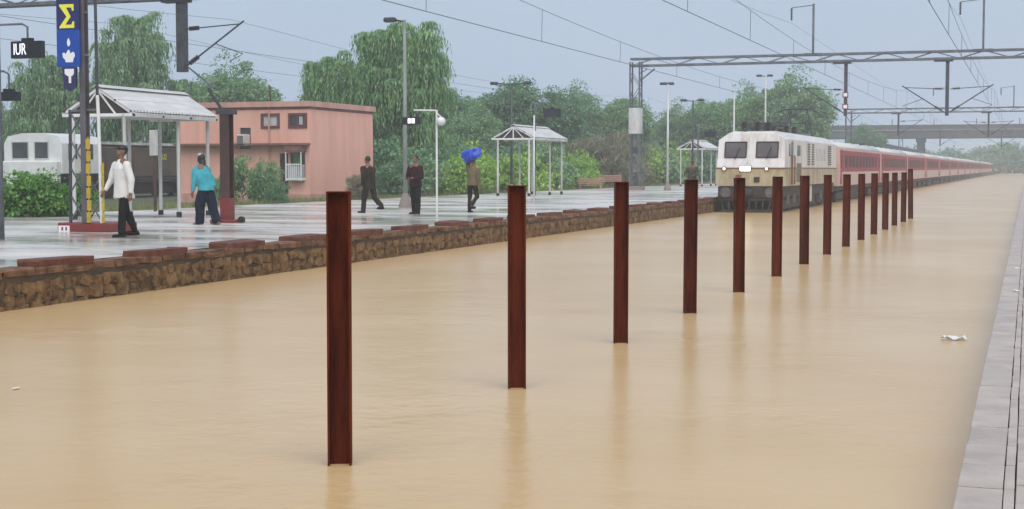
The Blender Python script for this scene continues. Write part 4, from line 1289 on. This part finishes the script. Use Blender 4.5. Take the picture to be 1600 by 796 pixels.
# left weeping pair
lob = [(0, 0, 8.6, 1.9, 1.8, 2.2), (-1.1, 0, 6.6, 1.8, 1.8, 2.0), (1.4, .2, 6.8, 1.8, 1.8, 2.4), (.2, 0, 4.6, 2.6, 2.2, 1.8)]
cw2 = weep_crown('crown', lob, M['leaf_mid'], 12, 25, 8, leaf=(.32, .09)); tw2 = trunk_mesh(9, .3, lob, 8)
tree('weeping_tree', 'dark drooping tree behind the blue signs at far left', -57.6, 77, cw2, tw2, 'weeping trees', .3, .84)
tree('weeping_tree', 'tall dark drooping tree right of the lattice mast', -54.8, 82, cw2, tw2, 'weeping trees', 2.4, 1.02, 1.12)
tree('weeping_tree', 'drooping tree cut by the left edge of the picture', -64.5, 80, cw2, tw2, 'weeping trees', 4.2, .6)
tree('weeping_tree', 'drooping tree between the tall dark one and the stay wire', -52.2, 84, cw2, tw2, 'weeping trees', 5.2, .72)
# leafy kinds
lobA = [(0, 0, 6.6, 2.6, 2.4, 2.0), (-1.9, .3, 5.2, 2.0, 2.0, 1.8), (2.0, -.3, 5.4, 2.1, 2.0, 1.8), (.2, 0, 3.7, 2.9, 2.4, 1.5)]
cA = leafy_crown('crown', lobA, M['leaf_mid'], 15, 120, 21); tA = trunk_mesh(7.5, .28, lobA, 21)
lobB = [(.4, 0, 7.0, 2.0, 2.0, 1.8), (-1.6, 0, 5.9, 1.9, 1.8, 1.7), (1.9, .2, 5.6, 1.8, 1.8, 1.6), (0, 0, 4.2, 2.6, 2.3, 1.6), (-.6, .3, 2.6, 2.3, 2.2, 1.2)]
cB = leafy_crown('crown', lobB, M['leaf_dark'], 15, 120, 33); tB = trunk_mesh(7.5, .26, lobB, 33)
lobC = [(0, 0, 7.4, 2.4, 2.2, 1.9), (-1.6, .2, 6.0, 2.0, 2.0, 1.7), (1.7, 0, 6.2, 2.0, 2.0, 1.8), (.2, 0, 4.6, 2.6, 2.4, 1.6)]
cC = leafy_crown('crown', lobC, M['leaf_willow'], 15, 120, 45); tC = trunk_mesh(8, .28, lobC, 45)
G = 'leafy trees behind the platform'
H_ = {'A': 9.2, 'B': 9.5, 'C': 9.9}
spec = [
    ('A', -55.4, 96, 9.4, 'rounded green tree left of the pink building roof'),
    ('B', -50.5, 100, 7.6, 'lower dark tree peeping over the pink roof'),
    ('B', -41.0, 104, 7.6, 'dark leafy tree just right of the weeping tree'),
    ('A', -38.2, 100, 6.2, 'lower green tree right of the weeping tree, in front of the dark ones'),
    ('B', -40.2, 115, 9.2, 'tall dark tree behind the middle shelter, behind the double-armed lamp'),
    ('B', -36.6, 117, 8.4, 'dark tree behind the right side of the middle shelter'),
    ('A', -42.0, 138, 9.4, 'broad hazy tree left of the lattice portal mast'),
    ('C', -37.6, 141, 9.0, 'hazy tree touching the lattice portal mast'),
    ('A', -36.2, 160, 8.6, 'hazy tree above the far shelter'),
    ('C', -32.6, 158, 9.3, 'hazy tree left of the plain pale pole'),
    ('A', -29.6, 160, 10.3, 'hazy green tree behind the locomotive cab'),
    ('C', -24.9, 150, 10.2, 'tall green tree above the locomotive roof'),
    ('A', -21.6, 149, 11.0, 'tallest green tree right of the twin lamp, above the locomotive'),
    ('B', -25.5, 250, 9.0, 'small distant tree above the red coaches, left of the bridge'),
    ('A', -48, 175, 9.0, 'faint far tree deep behind the bushes, left one'),
    ('C', -58, 150, 9.6, 'faint far tree behind the weeping tree'),
    ('B', -33, 200, 9.5, 'faint far tree behind the tall trees over the locomotive'),
    ('A', -44, 205, 10.5, 'faint far tree deep behind the portal mast'),
    ('B', -66, 110, 9.0, 'dark tree deep behind the drooping trees at far left'),
]
for i, (k, x, y, h_, lb) in enumerate(spec):
    cr, tr = {'A': (cA, tA), 'B': (cB, tB), 'C': (cC, tC)}[k]
    s_ = h_ / H_[k]
    tree('leafy_tree', lb, x, y, cr, tr, G, i * 1.7, s_)

# far woods beyond the bridge, one hazy mass
wl = []
wr = random.Random(3)
for q in range(34):
    wl.append((-150 + q * 7.2 + wr.uniform(-2, 2), wr.uniform(-10, 10), wr.uniform(2.0, 3.4), wr.uniform(4, 6.5), 5, wr.uniform(2.4, 4.4)))
wo_ = link('far_woods', leafy_crown('far_woods', wl, M['leaf_dark'], 5, 46, 99, 1.5, (1.1, .7)), None, (0, 440, .5))
wo_['kind'] = 'stuff'; wo_['label'] = 'hazy far woods beyond the road bridge'

# shrubs
def shrub_mesh(seed, m, w_=1.0, h_=1.5, per=30, leaf=(.16, .09), pv=60):
    r_ = random.Random(seed)
    lobes = [(r_.uniform(-.5, .5) * w_, r_.uniform(-.4, .4) * w_, h_ * r_.uniform(.35, .62), w_ * r_.uniform(.45, .7), w_ * r_.uniform(.45, .7), h_ * r_.uniform(.3, .42)) for _ in range(4)]
    lobes.append((0, 0, h_ * .25, w_ * .85, w_ * .8, h_ * .28))
    return leafy_crown('foliage', lobes, m, pv * .5, per * 2, seed, .17, leaf)
def stems(h_, seed):
    r_ = random.Random(seed); mb = MB()
    for _ in range(7):
        a = r_.uniform(0, 6.28); d = r_.uniform(.2, .6)
        mb.tube([(0, 0, -.1), (math.cos(a) * d * .5, math.sin(a) * d * .5, h_ * .4), (math.cos(a) * d, math.sin(a) * d, h_ * .8)], [.03, .02, .008], 5)
    return mb.mesh('stem', M['bark'])
sh_m = {'hedge': [shrub_mesh(s, M['leaf_hedge'], 1.0, 1.6, 34, (.13, .085), 90) for s in (61, 62)],
        'bright': [shrub_mesh(s, M['leaf_bright'], 1.2, 1.6) for s in (71, 72, 73)],
        'mid': [shrub_mesh(s, M['leaf_mid'], 1.2, 1.7, leaf=(.2, .07)) for s in (81, 82)],
        'dry': [shrub_mesh(s, M['leaf_dry'], 1.3, 1.7, leaf=(.3, .035)) for s in (91, 92)],
        'dark': [shrub_mesh(s, M['leaf_dark'], 1.3, 1.8) for s in (95, 96)]}
st_h = stems(1.6, 5)
def shrub(label, kind, v, x, y, s_, rz=0, sz=None, cat='shrub', z=GZ, group='shrubs along the back of the platform'):
    t = thing('shrub', label, cat, (x, y, z), rz, group)
    link('foliage', sh_m[kind][v], t); link('stem', st_h, t)
    t.scale = (s_, s_, sz or s_)
shrub('dense glossy green hedge shrub in front of the parked white cab', 'hedge', 0, -26.4, 34.6, 1.0, 0, .95)
shrub('smaller hedge shrub left of the red plinth, right of the dense one', 'hedge', 1, -25.9, 35.6, .7, 1.2, .8)
shrub('hedge shrub cut by the left edge of the picture', 'hedge', 1, -27.6, 34.2, .9, 2.2, .85)
shrub('grey-green bush left of the pink building door, right of the brown mast', 'mid', 0, -30.0, 51.8, .75, .5, 1.2)
shrub('taller wispy bush before the pink wall, right of two', 'mid', 1, -28.7, 52.0, .6, 1.9, 1.25)
shrub('low dark bush at the foot of the wispy one', 'dark', 0, -27.9, 51.6, .45, .2, .55)
shrub('small dry palm-like bush at the right corner of the pink building', 'dry', 0, -27.6, 58.6, .55, .4, .75)
rowspec = [('dark', 0, 66, .85, 'dark shrub behind the walking man in olive'), ('mid', 1, 69, 1.0, 'dull shrub left of the tall grey lamp post'),
           ('bright', 0, 72.5, 1.0, 'bright green shrub right of the man in maroon'), ('bright', 1, 75.5, .95, 'bright green shrub left of the man with the blue bundle'),
           ('bright', 2, 78.5, 1.1, 'bright green shrub behind the man with the blue bundle'), ('bright', 0, 82, 1.05, 'bright shrub right of the blue bundle'),
           ('bright', 1, 86, 1.1, 'bright shrub behind the left post of the middle shelter'), ('mid', 0, 90, 1.3, 'dull tall shrub under the middle shelter roof'),
           ('bright', 2, 94, 1.0, 'bright shrub right of the thin white pole'), ('bright', 0, 97.5, 1.1, 'bright low shrub left of the red benches'),
           ('dry', 0, 102, 1.5, 'tall dry grey-brown bush above the red benches, left one'), ('dry', 1, 106, 1.7, 'tall dry grey-brown bush above the red benches, middle one'),
           ('dry', 0, 111, 1.5, 'tall dry bush left of the portal mast'), ('bright', 1, 116, 1.5, 'yellow-green bush right of the portal mast'),
           ('mid', 1, 122, 1.4, 'dull bush left of the far shelter'), ('bright', 2, 129, 1.4, 'green bush behind the far shelter'), ('dark', 1, 137, 1.6, 'dark bush right behind the far shelter')]
for i, (kd, v, y, s_, lb) in enumerate(rowspec):
    shrub(lb, kd, v, -28.9 - .6 * math.sin(i * 2.1) - (.6 if i > 10 else 0), y, s_ * 1.3, i * 1.3, s_ * 1.5)
back = [('dark', -32, 70, 1.7), ('dark', -31.8, 77, 1.8), ('mid', -32.2, 84, 2.0), ('dark', -32.5, 92, 2.0), ('mid', -32.0, 100, 2.2), ('dark', -33, 108, 2.2), ('mid', -32.4, 117, 2.2), ('dark', -32, 127, 2.3), ('mid', -30, 139, 2.3), ('dark', -28, 150, 2.3), ('mid', -36, 90, 2.6), ('dark', -37, 125, 2.8)]
wh = ['behind the walking man in olive', 'behind the man in maroon', 'behind the man with the blue bundle', 'behind the left of the middle shelter', 'behind the right of the middle shelter', 'behind the red benches', 'behind the portal mast base',
      'left of the far shelter', 'behind the far shelter', 'beside the locomotive cab', 'deep between the weeping tree and middle shelter', 'deep behind the dry bushes']
for i, ((kd, x, y, s_), lb) in enumerate(zip(back, wh)):
    shrub('large dark overgrown bush in the second row ' + lb, kd, i % 2, x, y, s_, i * .9, s_ * .95, group='overgrown bushes in the second row')

# rough grass at the back of the platform
r_ = np.random.default_rng(77)
n_ = 22000
yv = r_.uniform(30, 150, n_); xv = -27.3 - np.abs(r_.normal(size=n_)) * 1.5
hgt = r_.uniform(.10, .42, n_)
P = np.stack([xv, yv, GZ + hgt / 2], 1)
D = np.stack([r_.normal(size=n_) * .3, r_.normal(size=n_) * .3, np.ones(n_)], 1); D /= np.linalg.norm(D, axis=1)[:, None]
go = link('grass', leaves_mesh('grass', P, D, hgt * 1.1, r_.uniform(.02, .05, n_), M['leaf_grass']))
go['kind'] = 'stuff'; go['label'] = 'rough yellow-green grass along the back of the platform'

# ------------------------------------------------------------------ people
def fk(base, fwd_deg, out_deg, length, side):
    a, o_ = R(fwd_deg), R(out_deg)
    return base + Vector((side * math.sin(o_), math.sin(a) * math.cos(o_), -math.cos(a) * math.cos(o_))) * length
def person(label, loc, rz, H=1.68, legs=((0, 0), (0, 0)), arms=((5, 8, 10), (5, 8, 10)), lean=0, side_lean=0, head_pitch=0,
           shirt='c_white', shirt_len=.25, sleeve='long', trousers='c_black', wide=1.0, shoes='c_black', hair='hair', cap=None, scarf=None, belt=None, bulk=1.0, shawl=None):
    """legs: (thigh forward, knee bend) left,right; arms: (forward, outward, elbow bend). Faces +Y locally."""
    k = H / 1.70
    thigh, shin = .43 * k, .43 * k
    hipz = []
    for f_, b_ in legs:
        hipz.append(thigh * math.cos(R(f_)) + shin * math.cos(R(f_ - b_)) + .085 * k)
    hz = max(hipz)
    pel = Vector((0, 0, hz))
    lr = R(lean); sl = R(side_lean)
    upv = Vector((math.sin(sl), math.sin(lr), math.cos(lr))).normalized()
    chest = pel + upv * .34 * k
    neck = pel + upv * .53 * k
    head = neck + (upv + Vector((0, math.sin(R(head_pitch)), 0)) * .7).normalized() * .175 * k
    J = {}
    for i, s in enumerate((-1, 1)):
        hp = pel + Vector((s * .095 * k, 0, -.02)); J['hip%d' % i] = hp
        kn = fk(hp, legs[i][0], 2, thigh, s); J['knee%d' % i] = kn
        an = fk(kn, legs[i][0] - legs[i][1], 0, shin, s); J['ank%d' % i] = an
        sh = neck + Vector((s * .178 * k * bulk, 0, -.10 * k)); J['sh%d' % i] = sh
        el = fk(sh, arms[i][0], arms[i][1], .29 * k, s); J['el%d' % i] = el
        J['wr%d' % i] = fk(el, arms[i][0] + arms[i][2], arms[i][1] * .3 if len(arms[i]) < 4 else arms[i][3], .25 * k, s)
    c = MB().capsule
    B = MB()
    # one body: torso, limbs, head, hands and feet, fused by voxel remesh below
    B.ell(pel + Vector((0, 0, .0)), (.155 * k, .11 * k, .13 * k)); B.capsule(pel, chest, .125 * k, .135 * k)
    B.ell(chest + upv * .05 * k, (.17 * k * bulk, .115 * k, .19 * k))
    B.capsule(neck - upv * .05 * k, neck + upv * .09 * k, .058 * k, .052 * k)
    hr = Matrix.Rotation(-R(head_pitch), 3, 'X')
    def hp_(x, y_, z_):
        return head + hr @ Vector((x * k, y_ * k, z_ * k))
    B.ell(head, (.073 * k, .092 * k, .112 * k), rot=hr)
    B.ell(hp_(0, .045, -.055), (.052 * k, .055 * k, .06 * k), rot=hr)            # jaw
    B.capsule(hp_(0, .085, .01), hp_(0, .105, -.03), .012 * k, .017 * k, 6)      # nose
    for s in (-1, 1):
        B.ell(hp_(s * .075, 0, -.01), (.012 * k, .022 * k, .034 * k), 6, 5, hr)  # ear
    B.capsule(hp_(-.022, .088, -.062), hp_(.022, .088, -.062), .009 * k, .009 * k, 6)   # lips
    for i, s in enumerate((-1, 1)):
        B.capsule(neck + Vector((s * .06 * k, 0, -.04 * k)), J['sh%d' % i], .07 * k, .066 * k)
        B.capsule(J['sh%d' % i], J['el%d' % i], .052 * k, .040 * k); B.capsule(J['el%d' % i], J['wr%d' % i], .040 * k, .027 * k)
        B.capsule(J['hip%d' % i], J['knee%d' % i], .082 * k, .055 * k); B.capsule(J['knee%d' % i], J['ank%d' % i], .056 * k, .036 * k)
        an = J['ank%d' % i]
        B.capsule(an + Vector((0, -.04, -.045)) * k, an + Vector((s * .02, .15, -.055)) * k, .034 * k, .030 * k)
        # hand: palm, four fingers, thumb
        wv = J['wr%d' % i]; d = (wv - J['el%d' % i]).normalized()
        sd = Vector((0, 1, 0)); sd = (sd - d * sd.dot(d))
        sd = sd.normalized() if sd.length > .1 else Vector((1, 0, 0))
        nrm = d.cross(sd) * s
        pc = wv + d * .085 * k
        B.capsule(wv + sd * .018 * k, pc + sd * .026 * k, .018 * k, .018 * k, 8); B.capsule(wv - sd * .018 * k, pc - sd * .026 * k, .018 * k, .018 * k, 8)
        for q, (of, ln) in enumerate(((.034, .066), (.012, .076), (-.011, .07), (-.033, .055))):
            a0 = pc + sd * of * k; a1 = a0 + (d * .9 - nrm * .15).normalized() * ln * .5 * k; a2 = a1 + (d * .7 - nrm * .6).normalized() * ln * .5 * k
            B.capsule(a0, a1, .0095 * k, .009 * k, 6); B.capsule(a1, a2, .009 * k, .008 * k, 6)
        t0 = wv + d * .03 * k + sd * .03 * k
        B.capsule(t0, t0 + (d * .6 + sd * .7).normalized() * .05 * k, .012 * k, .010 * k, 6)
        B.capsule(t0 + (d * .6 + sd * .7).normalized() * .05 * k, t0 + (d * .6 + sd * .7).normalized() * .05 * k + d * .032 * k, .010 * k, .008 * k, 6)
    me = B.mesh('person', None)
    me = eval_mods(me, [('REMESH', dict(mode='VOXEL', voxel_size=.0085)), ('SMOOTH', dict(factor=.5, iterations=2))], 'person')
    me.materials.clear(); me.materials.append(M['skin'])
    me.polygons.foreach_set('use_smooth', [True] * len(me.polygons))
    o = link('person', me, None, loc, rz)
    tag(o, label, 'person', 'people on the platform')
    def cloth(name, B2, m, vox=.014, fold=.022, fs=8.0, seed=0.0):
        me2 = B2.mesh(name, None)
        me2 = eval_mods(me2, [('REMESH', dict(mode='VOXEL', voxel_size=vox)), ('SMOOTH', dict(factor=.5, iterations=3))], name)
        me2.materials.clear(); me2.materials.append(M[m])
        nv = len(me2.vertices)
        co = np.empty(nv * 3, np.float32); no = np.empty(nv * 3, np.float32)
        me2.vertices.foreach_get('co', co); me2.vertex_normals.foreach_get('vector', no)
        co = co.reshape(-1, 3); no = no.reshape(-1, 3)
        ns = np.array([mnoise.noise((x * fs, y_ * fs, z_ * fs * .45 + seed)) for x, y_, z_ in co.tolist()], np.float32)
        me2.vertices.foreach_set('co', (co + no * (fold * ns)[:, None]).ravel())
        me2.polygons.foreach_set('use_smooth', [True] * len(me2.polygons))
        return link(name, me2, o)
    S = MB()
    bw = 1 + (bulk - 1) * .6
    hem = pel - Vector((0, 0, shirt_len * k))
    S.etube([(neck + upv * .025 * k, .068 * k, .066 * k), (neck - upv * .015 * k, .092 * k, .085 * k), (neck - upv * .06 * k, .14 * k * bulk, .105 * k * bw), (neck - upv * .16 * k, .195 * k * bulk, .14 * k * bw), (chest, .185 * k * bw, .142 * k * bw),
             (pel + upv * .14 * k, .172 * k * bw, .145 * k * bw), (pel, .185 * k * bw, .155 * k * bw), (hem, .195 * k * bw, .172 * k * bw)])
    for i, s in enumerate((-1, 1)):
        S.capsule(neck + Vector((s * .05 * k, 0, -.05 * k)), J['sh%d' % i], .075 * k, .075 * k)
        S.capsule(J['sh%d' % i], J['el%d' % i], .074 * k * bw, .060 * k * bw)
        if sleeve == 'long':
            S.capsule(J['el%d' % i], J['el%d' % i].lerp(J['wr%d' % i], .88), .060 * k * bw, .046 * k)
    cloth('shirt', S, shirt, seed=1.0)
    T = MB()
    T.ell(pel - Vector((0, 0, .02)), (.165 * k, .125 * k, .13 * k))
    for i in range(2):
        T.capsule(J['hip%d' % i], J['knee%d' % i], .098 * k * min(wide, 1.12), .076 * k * wide)
        T.capsule(J['knee%d' % i], J['knee%d' % i].lerp(J['ank%d' % i], .93), .076 * k * wide, .062 * k * (wide ** 1.2))
    cloth('trousers', T, trousers, seed=5.0)
    for i in range(2):
        an = J['ank%d' % i]; s_x = (-1, 1)[i]
        Sh = MB().capsule(an + Vector((0, -.045, -.048)) * k, an + Vector((s_x * .02, .165, -.052)) * k, .047 * k, .043 * k, 8)
        Sh.box(an.x - .04 * k, an.x + .04 * k, an.y - .08 * k, an.y + .19 * k, an.z - .085 * k, an.z - .06 * k)
        part('shoe', Sh, M[shoes], o, True)
        part('eye', MB().ell(hp_((-.03, .03)[i], .083, .012), (.011 * k, .008 * k, .008 * k), 6, 5), M['black'], o)
    if hair:
        Hh = MB().ell(hp_(0, -.018, .028), (.081 * k, .093 * k, .098 * k), 14, 10, hr)
        part('hair', Hh, M[hair], o, True)
    if cap:
        part('cap', MB().ell(hp_(0, -.005, .055), (.088 * k, .105 * k, .075 * k), 14, 8, hr).ell(hp_(0, .09, .035), (.07 * k, .07 * k, .012 * k), 10, 5, hr), M[cap], o, True)
    if scarf:
        part('long_hair', MB().ell(hp_(0, -.02, .015), (.09 * k, .10 * k, .115 * k), 14, 10, hr).capsule(hp_(0, -.07, -.06), neck + Vector((-.04, -.15, -.33)) * k, .085 * k, .035 * k), M[scarf], o, True)
        part('head_scarf', MB().ell(hp_(0, .02, .085), (.078 * k, .085 * k, .05 * k), 14, 10, hr), M['c_scarf'], o, True)
    if shawl:
        W_ = MB().etube([(neck + upv * .05 * k, .075 * k, .08 * k), (neck - upv * .05 * k, .17 * k, .13 * k), (neck - upv * .2 * k, .265 * k, .20 * k), (chest + Vector((.02, -.01, -.05)) * k, .275 * k, .21 * k), (chest + Vector((.04, -.03, -.2)) * k, .265 * k, .22 * k), (chest + Vector((.05, -.05, -.31)) * k, .255 * k, .22 * k)])
        cloth('shawl', W_, shawl, fold=.05, fs=7.0, seed=9.0)
    if belt:
        part('waist_cloth', MB().tube([pel + upv * .12 * k, pel + upv * .17 * k], .165 * k, 16), M[belt], o)
    o['head'] = tuple(head)
    return o
# local +Y is forward; rz turns it. Towards the camera is about rz=180+35 deg, along the platform to the left edge of frame is rz=90..120
person('person in loose white shirt, black trousers and dark cap walking beside the red plinth', (-16.94, 25.06, PZ), R(152), 1.76,
       legs=((14, 12), (-12, 14)), arms=((-8, 16, 14), (12, 16, 20)), lean=5, head_pitch=-16, shirt='c_white', shirt_len=.20, trousers='c_black', wide=1.12, cap='hair', bulk=1.2)
p2 = person('person in teal top with pale head scarf and wide navy trousers by the brown mast', (-18.6, 30.9, PZ), R(72), 1.68,
       legs=((12, 10), (-12, 12)), arms=((-8, 14, 15), (20, 12, 60, -20)), lean=20, side_lean=3, head_pitch=-14, shirt='c_teal', shirt_len=.10, trousers='c_navy', wide=1.65, scarf='hair', bulk=1.12, shoes='skin', shawl='c_teal')
person('person in dark olive clothes striding past the pink building', (-18.89, 40.81, PZ), R(70), 1.68,
       legs=((14, 6), (-14, 34)), arms=((-20, 14, 30), (22, 14, 50)), lean=6, shirt='c_olive', shirt_len=.2, trousers='c_olive', wide=1.2, bulk=1.2)
person('person in maroon top and dark trousers standing before the tall lamp post', (-17.06, 40.1, PZ), R(160), 1.68,
       legs=((3, 2), (-3, 2)), arms=((10, 14, 75, -35), (10, 14, 75, -35)), shirt='c_maroon', shirt_len=.12, trousers='c_black', wide=1.3, belt='c_lilac', bulk=1.18)
p5 = person('person in khaki shirt carrying a blue bundle on the head, mid-step', (-16.17, 42.45, PZ), R(-15), 1.62,
       legs=((2, 4), (14, 60)), arms=((150, 12, 40), (-8, 12, 12)), lean=4, shirt='c_khaki', shirt_len=.08, trousers='c_olive', wide=1.0, bulk=1.1)
person('person in mottled green coat standing behind the fourth post', (-15.0, 68.6, PZ), R(170), 1.66,
       legs=((4, 4), (-4, 4)), arms=((12, 22, 60, -30), (12, 22, 60, -30)), shirt='c_camo', shirt_len=.34, trousers='c_olive', wide=1.2, cap='c_camo', bulk=1.3)
# blue bundle on the head
hx, hy, hz_ = p5['head']
rz = R(-15)
hw_ = Vector((p5.location.x + hx * math.cos(rz) - hy * math.sin(rz), p5.location.y + hx * math.sin(rz) + hy * math.cos(rz), p5.location.z + hz_))
bm = bmesh.new(); bmesh.ops.create_icosphere(bm, subdivisions=4, radius=1)
for v in bm.verts:
    p = v.co.copy()
    d = 1 + .45 * mnoise.noise(p * 1.6 + Vector((3, 1, 2))) + .16 * mnoise.noise(p * 4.2)
    v.co = Vector((p.x * .27 * d, p.y * .22 * d, p.z * .22 * d + .06 * p.x))
me = bpy.data.meshes.new('blue_bundle'); bm.to_mesh(me); bm.free(); me.materials.append(M['blue_bag'])
me.polygons.foreach_set('use_smooth', [True] * len(me.polygons))
tag(link('blue_bundle', me, None, hw_ + Vector((-.06, 0, .2))), 'bright blue wrapped bundle carried on a head', 'bundle')

# ------------------------------------------------------------------ litter
def litter(label, x, y, z, s_, seed):
    bm = bmesh.new(); bmesh.ops.create_grid(bm, x_segments=8, y_segments=5, size=1)
    for v in bm.verts:
        nz = mnoise.noise(Vector((v.co.x * 1.6 + seed, v.co.y * 1.6, seed)))
        v.co = Vector((v.co.x * s_, v.co.y * s_ * .5, max(-.2, nz) * s_ * .35 + s_ * .1))
    r = bmesh.ops.solidify(bm, geom=bm.faces[:], thickness=.006)
    me = bpy.data.meshes.new('litter'); bm.to_mesh(me); bm.free(); me.materials.append(M['litter'])
    o = link('litter', me, None, (x, y, z)); o.rotation_euler = (0, 0, seed)
    tag(o, label, 'litter', 'pieces of litter')
litter('white scrap floating near the right platform', -.74, 16.9, .015, .13, .35)
litter('small white scrap floating at the far left of the water', -8.18, 10.45, .01, .035, 1.4)
litter('white scrap lying on the near platform paving', -.12, 19.9, RZ + .01, .05, 2.2)
litter('tiny white scrap on the near platform, farther one', -.13, 24.4, RZ + .01, .045, 3.1)

# ------------------------------------------------------------------ rainy haze
hz = link('haze', MB().box(-1600, 1600, -70, 1600, -1.8, 15.5).mesh('haze', None))
hz['kind'] = 'stuff'; hz['label'] = 'pale rainy haze over the whole station'
hm = bpy.data.materials.new('rain_haze'); hm.use_nodes = True
nt = hm.node_tree
nt.nodes.remove(nt.nodes['Principled BSDF'])
pv = nt.nodes.new('ShaderNodeVolumePrincipled')
pv.inputs['Color'].default_value = (0.93, 0.96, 1.0, 1)
pv.inputs['Density'].default_value = 0.0012
pv.inputs['Anisotropy'].default_value = 0.0
nt.links.new(pv.outputs[0], nt.nodes['Material Output'].inputs['Volume'])
hz.data.materials.append(hm)
for _s in _ts:
    bpy.data.scenes.remove(_s)
